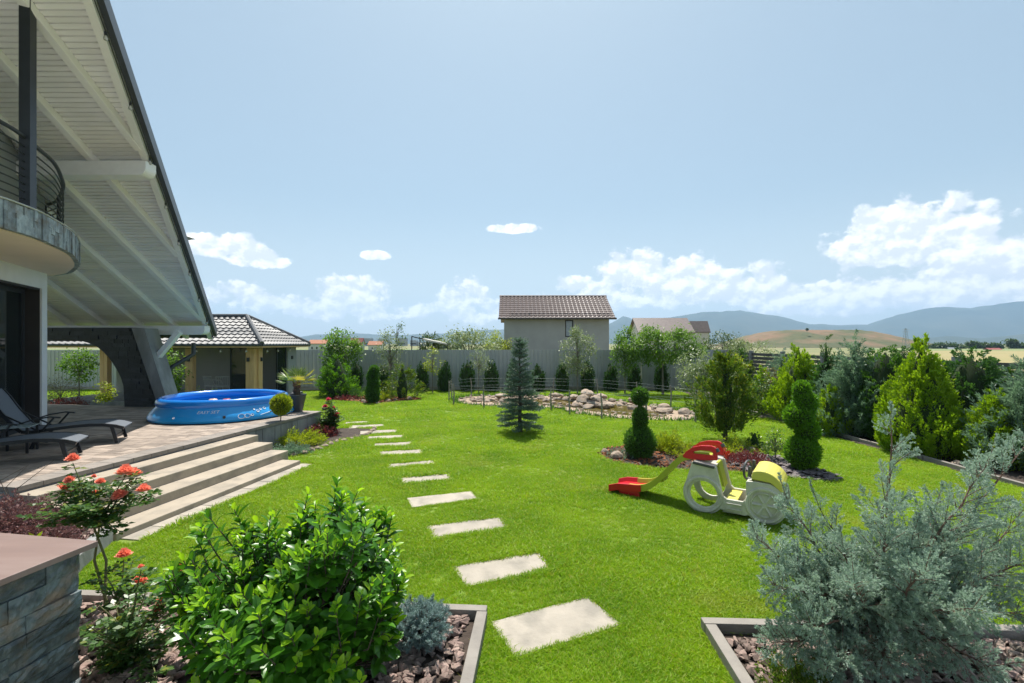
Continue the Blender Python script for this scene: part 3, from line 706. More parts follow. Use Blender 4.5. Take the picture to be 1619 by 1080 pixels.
# tufts along the pond's edge
# ------------------------------------------------------------------ grass (uncountable)
clumps = []
def grass_clump(seed, n=24, h=.03, tall=False):
    r_ = np.random.default_rng(seed); V, F = [], []
    for i in range(n):
        a = r_.random() * 6.28; rad = .05 * math.sqrt(r_.random()); b = np.array([math.cos(a) * rad, math.sin(a) * rad, 0])
        d = r_.normal(size=2) * .75; hh = h * (.6 + .7 * r_.random()); w = .0021 + .0014 * r_.random()
        ang = r_.random() * 6.28; s_ = np.array([math.cos(ang), math.sin(ang), 0]) * w
        mid = b + np.array([d[0] * hh * .4, d[1] * hh * .4, hh * .6]); tip = b + np.array([d[0] * hh, d[1] * hh, hh])
        k = len(V); V += [b - s_, b + s_, mid + s_ * .8, mid - s_ * .8, tip]; F += [(k, k + 1, k + 2, k + 3), (k + 3, k + 2, k + 4)]
    me = bpy.data.meshes.new('grass_clump'); me.from_pydata([tuple(v) for v in V], [], F); me.materials.append(LM['grass']); me.update()
    return me
cc = bpy.data.collections.new('grass_clumps')
for i in range(6):
    o = bpy.data.objects.new('grass_clump', grass_clump(200 + i)); cc.objects.link(o)
NOGRASS = [np.array(p) for p in (BED1, BED2, ISL, ISL2, PONDP, TERR, STEPS, BEDT, BEDL)] + [np.array(q) for q in STONEP]
hedge_poly = np.array([(HEDGEX - .02, 6), (12, 6), (12, 23), (7.9, 23), (7.7, 17), (7.75, 15.4)])
def grass_pts():
    out = []
    for (y0, y1, dens_, sc) in ((2.9, 4.6, 1500, .95), (4.6, 6.5, 1000, 1.0), (6.5, 9.5, 620, 1.1), (9.5, 14, 300, 1.35), (14, 23.1, 130, 1.8)):
        x0, x1 = -1.12 * y1, min(1.12 * y1, 10.4); n = int((x1 - x0) * (y1 - y0) * dens_)
        q = np.stack([x0 + (x1 - x0) * rng.random(n), y0 + (y1 - y0) * rng.random(n)], 1)
        keep = np.abs(q[:, 0]) < 1.12 * q[:, 1] + .3
        for P in NOGRASS + [hedge_poly]: keep &= ~inside(q, P)
        # mown unevenly: thin and thick patches
        q = q[keep]; out.append(np.concatenate([q, np.full((len(q), 1), sc)], 1))
    # longer fringe round the stones, timber and kerbs
    for P in NOGRASS:
        m_ = len(P)
        for i in range(m_):
            a, b = P[i], P[(i + 1) % m_]; l_ = np.hypot(*(b - a)); d_ = np.hypot(*((a + b) / 2)); n = int(l_ * (90 if d_ < 7 else 40 if d_ < 12 else 14))
            if n == 0: continue
            f = rng.random((n, 1)); q = a + (b - a) * f; nrm = np.array([b[1] - a[1], a[0] - b[0]]) / max(l_, 1e-6)
            for sg in (1, -1):
                qq = q + nrm * sg * (.012 + .02 * rng.random((n, 1)))
                kk = np.ones(n, bool)
                for P2 in NOGRASS: kk &= ~inside(qq, P2)
                kk &= (np.abs(qq[:, 0]) < 1.15 * qq[:, 1]) & (qq[:, 1] > 2.6)
                out.append(np.concatenate([qq[kk], np.full((kk.sum(), 1), 1.15 if d_ < 8 else 1.6)], 1))
    return np.concatenate(out)
gpts = grass_pts()
me = bpy.data.meshes.new('lawn_grass'); me.vertices.add(len(gpts))
me.vertices.foreach_set('co', np.concatenate([gpts[:, :2], np.zeros((len(gpts), 1))], 1).astype(np.float32).ravel())
at_ = me.attributes.new('sc', 'FLOAT', 'POINT'); at_.data.foreach_set('value', (gpts[:, 2] * (.7 + .5 * rng.random(len(gpts))) * (1 + .16 * np.sin(gpts[:, 0] * 1.9 + np.sin(gpts[:, 1] * 1.3) * 2) + .14 * np.sin(gpts[:, 1] * 2.7 + gpts[:, 0] * .8))).astype(np.float32))
at2 = me.attributes.new('rz', 'FLOAT', 'POINT'); at2.data.foreach_set('value', (rng.random(len(gpts)) * 6.283).astype(np.float32))
go = obj('lawn_grass', me); tag(go, 'short mown green grass of the lawn', 'grass', kind='stuff')
ng = bpy.data.node_groups.new('grass', 'GeometryNodeTree')
ng.interface.new_socket('Geometry', in_out='INPUT', socket_type='NodeSocketGeometry'); ng.interface.new_socket('Geometry', in_out='OUTPUT', socket_type='NodeSocketGeometry')
gi, gout = ng.nodes.new('NodeGroupInput'), ng.nodes.new('NodeGroupOutput')
ip = ng.nodes.new('GeometryNodeInstanceOnPoints'); ci = ng.nodes.new('GeometryNodeCollectionInfo'); ci.inputs['Collection'].default_value = cc
ci.inputs['Separate Children'].default_value = True; ci.inputs['Reset Children'].default_value = True
ip.inputs['Pick Instance'].default_value = True
na = ng.nodes.new('GeometryNodeInputNamedAttribute'); na.data_type = 'FLOAT'; na.inputs['Name'].default_value = 'sc'
nb = ng.nodes.new('GeometryNodeInputNamedAttribute'); nb.data_type = 'FLOAT'; nb.inputs['Name'].default_value = 'rz'
cx_ = ng.nodes.new('ShaderNodeCombineXYZ'); ng.links.new(nb.outputs[0], cx_.inputs[2])
ng.links.new(gi.outputs[0], ip.inputs['Points']); ng.links.new(ci.outputs[0], ip.inputs['Instance'])
ng.links.new(na.outputs[0], ip.inputs['Scale']); ng.links.new(cx_.outputs[0], ip.inputs['Rotation'])
ng.links.new(ip.outputs[0], gout.inputs[0])
md = go.modifiers.new('grass', 'NODES'); md.node_group = ng
# ================================================================== HOUSE
house = root('house', (-11, 9, 0), 'white house with deep timber roof overhang, round slate balcony and dark glass door', 'house')
RC = 8.8; RS = .589
def rz_(y): return CAMH + RC - RS * y            # underside of the roof boards
def vx(y): return -5.85 - .419 * (y - 6.7)        # slanting verge
WD = Vector((.43, -.9, 0)).normalized(); WN = Vector((.9, .43, 0)).normalized()   # wall runs toward the camera, faces the lawn
WC = Vector((-9.7, 9.9, 0))
def wp(t, n, z): return WC + WD * t + WN * n + Vector((0, 0, z))
def wbox(t0, t1, n0, n1, z0, z1): return [wp(t0, n0, z0), wp(t1, n0, z0), wp(t1, n1, z0), wp(t0, n1, z0), wp(t0, n0, z1), wp(t1, n0, z1), wp(t1, n1, z1), wp(t0, n1, z1)]
SOF = 3.75
w = MB(); w.hexa(wbox(0, .24, -5, 0, TZ, SOF + .3)); w.hexa(wbox(.24, 5.0, -.4, 0, 3.42, SOF + .3)); w.hexa(wbox(4.2, 5, -5, 0, TZ, 3.42))
w.build('wall', M['white'], house)
w = MB(); w.hexa(wbox(.1, 5, -5, -.05, SOF + .3, 5.3))
m2 = MB(); p_ = [wp(.05, -.02, SOF), wp(5, -.02, SOF), wp(5, -5, SOF), wp(.05, -5, SOF)]
up = [Vector((q.x, q.y, rz_(q.y) - .02)) for q in p_]
m2.add(p_ + up, [(0, 1, 5, 4), (1, 2, 6, 5), (2, 3, 7, 6), (3, 0, 4, 7), (4, 5, 6, 7)]); m2.build('upper_wall', M['greywall'], house)
# dark reveal and glass door
MB().hexa(wbox(.241, .27, -.33, -.03, TZ, 3.42)).build('door_reveal', M['dark'], house)
MB().hexa(wbox(.27, 4.2, -.33, -.03, 3.38, 3.419)).build('door_head', M['dark'], house)
dr = MB(); dr.hexa(wbox(.27, .33, -.32, -.25, TZ, 3.38)); dr.hexa(wbox(4.1, 4.2, -.32, -.25, TZ, 3.38)); dr.hexa(wbox(1.9, 1.98, -.32, -.25, TZ, 3.38)); dr.hexa(wbox(.33, 4.1, -.32, -.25, 3.3, 3.38)); dr.hexa(wbox(.33, 4.1, -.32, -.25, TZ, TZ + .08))
dr = dr.build('glass_door', M['steel'], house)
MB().hexa(wbox(.33, 4.1, -.29, -.275, TZ + .08, 3.3)).build('pane', M['glass'], dr)
cur = MB()
for k in range(40):
    t0 = .42 + k * .09 + (.35 if k > 3 else 0); cur.add([wp(t0, -.5, TZ + .02), wp(t0 + .045, -.57, TZ + .02), wp(t0 + .09, -.5, TZ + .02), wp(t0, -.5, 3.3), wp(t0 + .045, -.57, 3.3), wp(t0 + .09, -.5, 3.3)], [(0, 1, 4, 3), (1, 2, 5, 4)])
cur.build('curtain', pm('curtain', (.62, .64, .60), rough=.95), house)
MB().hexa(wbox(.24, 4.2, -4.9, -4.8, TZ, 3.4)).build('room_wall', M['interior'], house)
# ---- roof
rf = MB(); YE, YR = 14.5, 4.0
def rpt(x, y, dz): return Vector((x, y, rz_(y) + dz))
rf.hexa([rpt(vx(YE) , YE, .03), rpt(vx(YR), YR, .03), rpt(-17, YR, .03), rpt(-17, YE, .03), rpt(vx(YE), YE, .17), rpt(vx(YR), YR, .17), rpt(-17, YR, .17), rpt(-17, YE, .17)])
zr = rz_(YR)
rf.hexa([Vector((vx(YR), YR, zr + .03)), Vector((-5.6, 0.5, zr + .03 - 2.06)), Vector((-17, .5, zr + .03 - 2.06)), Vector((-17, YR, zr + .03)), Vector((vx(YR), YR, zr + .17)), Vector((-5.6, .5, zr + .17 - 2.06)), Vector((-17, .5, zr + .17 - 2.06)), Vector((-17, YR, zr + .17))])
roof = rf.build('roof', M['anth'], house)
# boards: each one across the roof, cut at the verge
bw = .088; sl = math.sqrt(1 + RS * RS); dy = bw / sl; y = 5.6; i = 0
while y < YE - .03:
    a, b = y + .0095, y + dy - .0095
    P = [rpt(vx(a) - .05, a, 0), rpt(vx(b) - .05, b, 0), rpt(-15.5, b, 0), rpt(-15.5, a, 0)]
    MB().hexa(P + [q + Vector((0, 0, .028)) for q in P]).build('soffit_board', M['board'], roof); y += dy
# the anthracite roof sheet is the backing seen through the board joints
for x in (-14.9, -13.9, -12.9, -11.9, -10.9, -9.9, -8.9, -7.9, -6.85):
    y0 = 5.7; y1 = YE - .05
    yc = 6.7 + (-5.85 - .10 - (x + .065)) / .419      # where the verge cuts it
    y1 = min(y1, yc)
    if y1 - y0 < .3: continue
    P = [rpt(x - .065, y0, -.15), rpt(x + .065, y0, -.15), rpt(x + .065, y1, -.15), rpt(x - .065, y1, -.15)]
    MB().hexa(P + [q + Vector((0, 0, .146)) for q in P]).build('rafter', M['rafter'], roof, bevel=.012)
for (yy_, x1) in ((13.8, vx(13.8) - .05), (8.92, vx(8.92) - .02)):
    zt = rz_(yy_) - .16
    prof = [(0, -.13, -.0), (0, .13, 0), (0, .13, -.26), (0, -.13, -.26)]
    P = [Vector((-15, yy_ + q[1], zt + q[2])) for q in prof]
    mb = MB().prism(P, (x1 + 15 - .12, 0, 0))
    e = x1 - .12; n_ = 5
    for k in range(n_):   # rounded end
        a0, a1 = k / n_ * math.pi / 2, (k + 1) / n_ * math.pi / 2
        xs0, xs1 = e + .13 * math.sin(a0), e + .13 * math.sin(a1)
        h0, h1 = .26 - .13 * (1 - math.cos(a0)), .26 - .13 * (1 - math.cos(a1))
        mb.hexa([(xs0, yy_ - .13, zt - h0), (xs1, yy_ - .13, zt - h1), (xs1, yy_ + .13, zt - h1), (xs0, yy_ + .13, zt - h0), (xs0, yy_ - .13, zt), (xs1, yy_ - .13, zt), (xs1, yy_ + .13, zt), (xs0, yy_ + .13, zt)])
    mb.build('purlin', M['rafter'], roof)
# verge board, metal edge, eave gutter
ya, yb = 4.0, YE
def vstrip(o0, o1, d0, d1, name, mat):
    P = [rpt(vx(ya) + o0, ya, d0), rpt(vx(ya) + o1, ya, d0), rpt(vx(yb) + o1, yb, d0), rpt(vx(yb) + o0, yb, d0)]
    MB().hexa(P + [q + Vector((0, 0, d1 - d0)) for q in P]).build(name, mat, roof)
vstrip(-.17, -.04, -.14, -.004, 'verge_board', M['rafter'])
vstrip(-.038, -.005, -.06, .028, 'verge_lath', pm('galvanised', (.62, .64, .66), rough=.3, metal=.7))
vstrip(.002, .10, -.05, .2, 'verge_flashing', M['anth'])
MB().tube([(-16, YE + .08, rz_(YE) - .02), (vx(YE) - .1, YE + .08, rz_(YE) - .02)], .075, 10).build('gutter', M['anth'], roof, True)
# little roof corner behind the verge
p = at(288, 374, 11.6); MB().prism([p + Vector((-.15, 0, .14)), p + Vector((.13, 0, -.0)), p + Vector((-.1, 0, -.03))], (0, .3, 0)).build('roof_corner', M['fence'], roof)
# ---- buttress arch clad in black slate
def bp(px, py, d=13.1): return at(px, py, d)
outl = [(20, 518), (207, 518), (215, 536), (224, 556), (234, 578), (244, 600), (252, 622), (256, 645.8), (197, 645.8), (196, 625), (195, 610), (191, 597), (185, 585), (178, 574), (171, 564.5), (163, 556), (153, 548), (142, 543), (130, 539.5), (20, 539)]
but = MB().prism([bp(*q) for q in outl], (0, .55, 0)).build('buttress', M['slate_black'], house)
arr = np.array(outl, float); cl = MB(); py = 519.5; row = 0
rs_ = random.Random(3)
while py < 643:
    h_ = rs_.choice((4.6, 6.2, 7.8)); px = 40 + rs_.uniform(-8, 0)
    while px < 258:
        w_ = rs_.uniform(9, 26); q = np.array([(px + .25, py + .2), (px + w_ - .25, py + .2), (px + w_ - .25, py + h_ - .2), (px + .25, py + h_ - .2)])
        if inside(q, arr).all():
            dz = rs_.uniform(.006, .03); P = [bp(*k) for k in q]
            cl.prism([v + Vector((0, -.001, 0)) for v in P], (0, -dz, 0))
        px += w_
    py += h_
o = cl.build('cladding', M['slate_black'], but); o["kind"] = 'stuff'
MB().prism([at(208, 519, 13.0), at(228, 519, 13.0), at(268, 646, 13.0), at(251, 646, 13.0)], (0, .5, 0)).build('strut', M['concrete'], house)
MB().bar(at(284, 524, 13.25), at(239, 577, 13.25), .13, .16, (0, 1, 0)).build('knee_brace', M['rafter'], house, bevel=.01)
MB().tube([at(306, 543, 14.4), at(306, 560, 14.3), at(298, 565, 14.2), at(272, 580, 14.0), at(267, 588, 13.95), at(267, 648, 13.9)], .062, 12).build('downpipe', M['anth'], house, True)
# ---- balcony
RIM = [(-9.9, 10.25), (-9.3, 9.92), (-8.97, 9.66), (-8.22, 8.98), (-7.75, 8.45), (-7.22, 7.77), (-6.87, 7.15), (-6.6, 6.59), (-6.5, 6.25), (-6.44, 5.95), (-6.45, 5.5), (-6.6, 5.0), (-6.9, 4.5), (-7.4, 4.1)]
def crv(pts, n=6):
    P = [Vector((*p, 0)) for p in pts]; out = []
    for i in range(len(P) - 1):
        a, b, c, d = P[max(i - 1, 0)], P[i], P[i + 1], P[min(i + 2, len(P) - 1)]
        for k in range(n):
            q = k / n; out.append(.5 * ((2 * b) + (c - a) * q + (2 * a - 5 * b + 4 * c - d) * q ** 2 + (3 * b - a - 3 * c + d) * q ** 3))
    return out + [P[-1]]
RC_ = crv(RIM)
def nrm(i, C): 
    d = (C[min(i + 1, len(C) - 1)] - C[max(i - 1, 0)]).normalized(); return Vector((-d.y, d.x, 0)) * (1 if Vector((-d.y, d.x, 0)).dot(C[i] - Vector((-10, 7, 0))) > 0 else -1)
inner_ = [wp(5.3, -.3, 0), wp(.0, -.3, 0)]
IN = [RC_[i] - nrm(i, RC_) * .05 for i in range(len(RC_))]
bal = MB().prism([Vector((p.x, p.y, SOF)) for p in IN + inner_], (0, 0, .33)).build('balcony', M['beige'], house)
# slate stones round the rim, each set on its own
acc = 0; i = 0; rs_ = random.Random(8); L_ = [0]
for k in range(1, len(RC_)): L_.append(L_[-1] + (RC_[k] - RC_[k - 1]).length)
def on(s):
    k = min(max(int(np.searchsorted(L_, s)) - 1, 0), len(RC_) - 2); f = (s - L_[k]) / (L_[k + 1] - L_[k]); return RC_[k].lerp(RC_[k + 1], f), nrm(k, RC_)
s_ = 0.05
while s_ < L_[-1] - 1.6:
    wd = rs_.choice((.05, .07, .09, .12, .14)); z0 = SOF + .005
    cuts = [0, .365] if rs_.random() < .45 else [0, rs_.uniform(.1, .26), .365]
    for c0, c1 in zip(cuts, cuts[1:]):
        d_ = rs_.uniform(.012, .035); a, n1 = on(s_ + .003); b, n2 = on(s_ + wd - .003)
        P = [a - n1 * .045, b - n2 * .045, b + n2 * d_, a + n1 * d_]
        MB().hexa([Vector((q.x, q.y, z0 + c0 + .002)) for q in P] + [Vector((q.x, q.y, z0 + c1 - .002)) for q in P]).build('slate_tile', M['slate_light'], bal)
    s_ += wd
MB().tube([p + nrm(i, RC_) * .03 + Vector((0, 0, SOF + .385)) for i, p in enumerate(RC_)], .012, 6).build('edge_trim', pm('trim', (.6, .6, .58), rough=.4, metal=.5), bal)
RL = [RC_[i] - nrm(i, RC_) * .2 for i in range(len(RC_))]
rail = MB().tube([p + Vector((0, 0, 5.2)) for p in RL], .028, 8).build('railing', M['steel'], house, True)
for k in range(9):
    z_ = 4.22 + k * .105; MB().tube([p + Vector((0, 0, z_)) for p in RL], .011, 6).build('rail_bar', M['steel'], rail, True)
for i in (2, 13, 66):
    p = RL[i]; MB().box((p.x, p.y, 4.64), (.05, .05, 1.12), .4).build('rail_post', M['steel'], rail)
MB().box((-6.86, 6.72, 5.6), (.13, .13, 3.1), .25).build('balcony_post', M['steel'], house)
# string lights under the verge
sl_ = root('string_light', (vx(9) - .02, 9, rz_(9)), 'string of clear bulbs on a black cable under the roof verge', 'string light')
M['cable'] = pm('black_cable', (.015, .015, .015), rough=.5)
MB().tube([rpt(vx(q) - .02, q, -.075 - .01 * math.sin(q * 5)) for q in np.arange(5.2, 14.5, .25)], .006, 5).build('cable', M['cable'], sl_)
bm_, bt, bb_ = newmat('bulb_glass'); bb_.inputs['Base Color'].default_value = (.85, .82, .74, 1); bb_.inputs['Roughness'].default_value = .1; bb_.inputs['Transmission Weight'].default_value = .6
sock = MB().tube([(0, 0, 0), (0, 0, -.055)], .018, 8).mesh('socket', True); sock.materials.append(M['cable'])
blb = MB().lathe([(.012, -.05), (.02, -.065), (.032, -.095), (.026, -.12), (.004, -.13)], 12).mesh('bulb', True); blb.materials.append(bm_)
for y in [6.05 + .95 * k for k in range(9)] + [14.4]:
    p = rpt(vx(y) - .02, y, -.08); so = obj('socket', sock, None, sl_, p); obj('bulb', blb, None, so, p)
# ================================================================== PAVILION
PX1, PY0, PY1, PZ = -9.15, 17.0, 20.1, .25
pav = root('pavilion', (-12.5, 18.5, 0), 'open garden pavilion with grey tiled hip roof and wooden posts behind the pool', 'pavilion')
MB().box((-12.9, 18.55, PZ / 2), (7.9, 3.5, PZ)).build('floor', M['concrete'], pav)
MB().box((-12.9, 20.0, 1.25), (7.4, .2, 2.0)).build('rear_wall', M['greywall'], pav)
for (x, y, wx, wy) in ((-11.55, 17.05, .27, .2), (-9.37, 17.05, .30, .2), (-9.25, 17.28, .2, .26), (-14.6, 17.05, .27, .2)):
    for k in range(2 if wx >= wy else 1):
        MB().box((x + (k - .5) * wx / 2 if wx >= wy else x, y, 1.22), (wx / 2 - .004 if wx >= wy else wx, wy, 1.94), 0).build('post', M['wood'], pav, bevel=.006)
MB().box((-9.25, 19.75, 1.22), (.2, .7, 1.94)).build('side_pillar', M['greywall'], pav)
for (x, y) in ((-11.55, 16.93), (-9.42, 16.93)):
    MB().box((x, y, 1.72), (.09, .06, .14)).build('wall_lamp', M['steel'], pav)
MB().box((-9.13, 17.3, 1.72), (.06, .09, .14)).build('wall_lamp', M['steel'], pav)
MB().box((-9.13, 19.7, 1.72), (.06, .09, .14)).build('wall_lamp', M['steel'], pav)
for (x0, x1, y) in ((-10.25, -9.55, 17.3),):
    f = MB().box(((x0 + x1) / 2, y, 1.22), (x1 - x0, .012, 1.9)).build('glass_panel', M['glass'], pav)
    for xx in (x0, x1): MB().box((xx, y, 1.22), (.05, .05, 1.94)).build('frame', M['steel'], f)
f = MB().box((-9.22, 18.95, 1.22), (.012, .7, 1.9)).build('glass_panel', M['glass'], pav)
for yy_ in (18.6, 19.32): MB().box((-9.22, yy_, 1.22), (.05, .05, 1.94)).build('frame', M['steel'], f)
MB().box((-12.9, 18.55, 2.215), (7.9, 3.75, .05)).build('ceiling', M['wood'], pav)
EZ = 2.22; RZ = 3.3; ex0, ex1, ey0, ey1 = -17.2, -8.75, 16.6, 20.5; rx0, rx1, ry = -15.6, -10.37, 18.55
for (a, b) in (((ex0, ey0), (ex1, ey0)), ((ex1, ey0), (ex1, ey1))):
    MB().bar((*a, EZ - .02), (*b, EZ - .02), .03, .09).build('fascia', M['wood'], pav)
    MB().tube([(*a, EZ + .02), (*b, EZ + .02)], .05, 8).build('gutter', M['anth'], pav, True)
run = ry - ey0; Lf = math.hypot(run, RZ - EZ); V_ = Vector((0, run, RZ - EZ)); rows = int(Lf / .27)
m = MB(); tile_roof(m, (ex0, ey0, EZ + .05), (1, 0, 0), V_, rows + 1, Lf / (rows + 1), lambda v: (rx0 - ex0) * v / Lf, lambda v: (ex1 - ex0) - (ex1 - rx1) * v / Lf, .225, .028, .035)
rfp = m.build('roof', M['rooftile'], pav)
r2 = ex1 - rx1; L2 = math.hypot(r2, RZ - EZ); m = MB()
tile_roof(m, (ex1, ey0, EZ + .05), (0, 1, 0), (-r2, 0, RZ - EZ), rows + 1, L2 / (rows + 1), lambda v: run * v / L2, lambda v: (ey1 - ey0) - (ey1 - ry) * v / L2, .225, .028, .035); m.build('roof_side', M['rooftile'], pav)
MB().add([(ex0, ey1, EZ + .05), (ex1, ey1, EZ + .05), (rx1, ry, RZ + .05), (rx0, ry, RZ + .05)], [(0, 1, 2, 3)]).build('roof_back', M['rooftile'], pav)
MB().tube([(ex1, ey0, EZ + .09), (rx1, ry, RZ + .08)], .075, 8).tube([(rx0, ry, RZ + .08), (rx1, ry, RZ + .08)], .075, 8).tube([(ex1, ey1, EZ + .09), (rx1, ry, RZ + .08)], .075, 8).build('ridge_cap', M['rooftile'], pav, True)
sp = root('string_light', (-10.5, 16.7, 2.1), 'string of round bulbs hanging below the pavilion eave', 'string light')
MB().tube([(x, 16.68, 2.14 - .03 * abs(math.sin(x * 2))) for x in np.arange(-12.4, -8.9, .2)] + [(-8.9, 16.75, 2.14)] + [(-8.88, y, 2.14) for y in np.arange(17, 20, .4)], .006, 5).build('cable', M['cable'], sp)
for (x, y) in ((-12, 16.68), (-11.1, 16.68), (-10.25, 16.68), (-9.35, 16.68), (-8.88, 17.2), (-8.88, 18.0), (-8.88, 19.0)):
    so = obj('socket', sock, None, sp, (x, y, 2.13)); obj('bulb', blb, None, so, (x, y, 2.13), None, 1.2)
# chairs inside
def chair(x, y, rz, label):
    r = root('garden_chair', (x, y, PZ), label, 'chair', 'chairs in the pavilion', rz); mm = pm('chair_paint', (.5, .5, .49), rough=.5) if 'chair' not in M else M['chair']; M['chair'] = mm
    R = Matrix.Rotation(rz, 3, 'Z'); O = Vector((x, y, PZ))
    def q(*a): return O + R @ Vector(a)
    for sx in (-.2, .2):
        for sy in (-.2, .2): MB().tube([q(sx * 1.1, sy * 1.1, 0), q(sx, sy, .44)], .014, 6).build('leg', mm, r)
    MB().box(q(0, 0, .455), (.46, .46, .03), rz).build('seat', mm, r, bevel=.01)
    for k in range(7): MB().tube([q(-.21 + k * .07, -.2, .46), q(-.22 + k * .073, -.27, .82)], .008, 5).build('back_rod', mm, r)
    MB().tube([q(-.23, -.27, .82), q(.23, -.27, .82)], .016, 6).build('top_rail', mm, r)
    for sx in (-.24, .24): MB().tube([q(sx, -.25, .7), q(sx, .1, .66), q(sx, .2, .45)], .014, 6).build('arm', mm, r)
chair(-10.75, 17.75, .3, 'pale garden chair beside the glass panel of the pavilion'); chair(-11.25, 17.9, -.4, 'pale garden chair behind the variegated potted shrub in the pavilion')
# ================================================================== FENCES
bf = root('boundary_fence', (0, 23.3, 0), 'grey corrugated sheet metal fence across the back of the garden', 'fence')
panel = MB(); prof = []; u = 0
pw = 1.15
for k in range(6):
    b0 = k * pw / 6; prof += [(b0, 0), (b0 + .07, 0), (b0 + .085, -.022), (b0 + .125, -.022), (b0 + .14, 0)]
prof.append((pw, 0))
n_ = len(prof); panel.add([(x, y, z) for z in (.16, 1.97) for x, y in prof], [(i, i + 1, n_ + i + 1, n_ + i) for i in range(n_ - 1)])
pmh = panel.mesh('fence_panel', fix=False); pmh.materials.append(M['fence'])
x = -27.
while x < 10.4:
    obj('fence_panel', pmh, None, bf, (x, 23.3 + random.uniform(-.01, .01), random.uniform(-.012, .012))); 
    MB().box((x + pw / 2, 23.26, .09), (pw - .01, .12, .18)).build('plinth_board', M['slab'], bf); x += pw
MB().box((-8, 23.34, 1.975), (37, .05, .02)).build('top_trim', M['fence'], bf)
fr = root('slat_fence', (10.5, 14, 0), 'dark horizontal slat fence on concrete posts along the right boundary', 'fence')
M['slat'] = pm('fence_slat', (.085, .08, .08), (.06, .058, .058), rough=.6, scale=3, rand=.1)
yy_ = 4.0
sl_m = MB().box((0, 0, 0), (.025, 2.26, .115)).mesh('slat'); sl_m.materials.append(M['slat'])
while yy_ < 23.2:
    MB().box((10.5, yy_, .97), (.14, .14, 2.04)).build('post', M['concrete'], fr, bevel=.01)
    if yy_ + 2.4 < 23.6:
        for k in range(11): obj('slat', sl_m, None, fr, (10.5, yy_ + 1.2, .25 + k * .158))
    yy_ += 2.4
# ================================================================== NEIGHBOUR HOUSES
nh = root('neighbour_house', (3.0, 37, 0), 'grey rendered house with brown tiled roof right behind the fence', 'house')
D_ = 34.; xa, xb = at(797, 0, D_).x, at(963, 0, D_).x; ez = at(0, 502, D_).z; rzn = at(0, 470, D_ + 3).z
nw = MB(); wx0, wx1 = at(893.5, 0, D_).x, at(906.5, 0, D_).x; wz1, wz0 = at(0, 506, D_).z, at(0, 533, D_).z
nw.hexa([(xa, D_, 0), (wx0, D_, 0), (wx0, D_ + .3, 0), (xa, D_ + .3, 0), (xa, D_, ez), (wx0, D_, ez), (wx0, D_ + .3, ez), (xa, D_ + .3, ez)])
nw.hexa([(wx1, D_, 0), (xb, D_, 0), (xb, D_ + .3, 0), (wx1, D_ + .3, 0), (wx1, D_, ez), (xb, D_, ez), (xb, D_ + .3, ez), (wx1, D_ + .3, ez)])
nw.hexa([(wx0, D_, 0), (wx1, D_, 0), (wx1, D_ + .3, 0), (wx0, D_ + .3, 0), (wx0, D_, wz0), (wx1, D_, wz0), (wx1, D_ + .3, wz0), (wx0, D_ + .3, wz0)])
nw.hexa([(wx0, D_, wz1), (wx1, D_, wz1), (wx1, D_ + .3, wz1), (wx0, D_ + .3, wz1), (wx0, D_, ez), (wx1, D_, ez), (wx1, D_ + .3, ez), (wx0, D_ + .3, ez)])
nw.build('wall', M['greywall'], nh)
for xx in (xa, xb):
    MB().prism([(xx - .001, D_ + .31, 0), (xx - .001, D_ + 6, 0), (xx - .001, D_ + 6, ez), (xx - .001, D_ + 3.1, rzn - .15), (xx - .001, D_ + .31, ez)], (.2 if xx == xa else -.2, 0, 0)).build('gable_wall', M['greywall'], nh)
wf_ = MB()
for (q0, q1, r0, r1) in ((wx0, wx0 + .07, wz0, wz1), (wx1 - .07, wx1, wz0, wz1), (wx0, wx1, wz1 - .07, wz1), (wx0, wx1, wz0, wz0 + .07)): wf_.box(((q0 + q1) / 2, D_ + .1, (r0 + r1) / 2), (q1 - q0, .08, r1 - r0))
wfo = wf_.build('window', M['dark'], nh); MB().box(((wx0 + wx1) / 2, D_ + .14, (wz0 + wz1) / 2), (wx1 - wx0, .02, wz1 - wz0)).build('pane', pm('pane', (.30, .34, .38), rough=.05, spec=1.), wfo)
Ln = math.hypot(3.45, rzn - ez + .12); m = MB()
tile_roof(m, (xa - .38, D_ - .45, ez - .05), (1, 0, 0), (0, 3.45, rzn - ez + .12), 11, Ln / 11, lambda v: 0, lambda v: xb - xa + .76, .3, .04, .045); rn = m.build('roof', M['roofbrown'], nh)
MB().add([(xa - .38, D_ + 3, rzn), (xb + .38, D_ + 3, rzn), (xb + .38, D_ + 6.5, ez - .1), (xa - .38, D_ + 6.5, ez - .1)], [(0, 1, 2, 3)]).build('roof_back', M['roofbrown'], nh)
MB().tube([(xa - .4, D_ + 3, rzn + .06), (xb + .4, D_ + 3, rzn + .06)], .1, 8).build('ridge', M['roofbrown'], rn, True)
MB().tube([(xa - .42, D_ - .52, ez - .1), (xb + .42, D_ - .52, ez - .1)], .07, 8).build('gutter', M['dark'], nh, True)
for k in range(12): MB().box((xa + .3 + k * .62, D_ - .25, ez - .1), (.1, .5, .12)).build('rafter_end', M['timber'], nh)
for (q, w_) in ((.35, 1.5), (1.75, 1.3), (3.1, 1.3), (4.4, 1.2), (5.6, 1.2), (6.7, .9)):
    v = .32 + .1 * (int(q) % 2); MB().tube([(xa + q, D_ - .45 + 3.45 * v / Ln, ez + .1 + (rzn - ez) * v / Ln), (xa + q + w_, D_ - .45 + 3.45 * v / Ln, ez + .1 + (rzn - ez) * v / Ln)], .03, 6).build('snow_guard', M['dark'], rn)
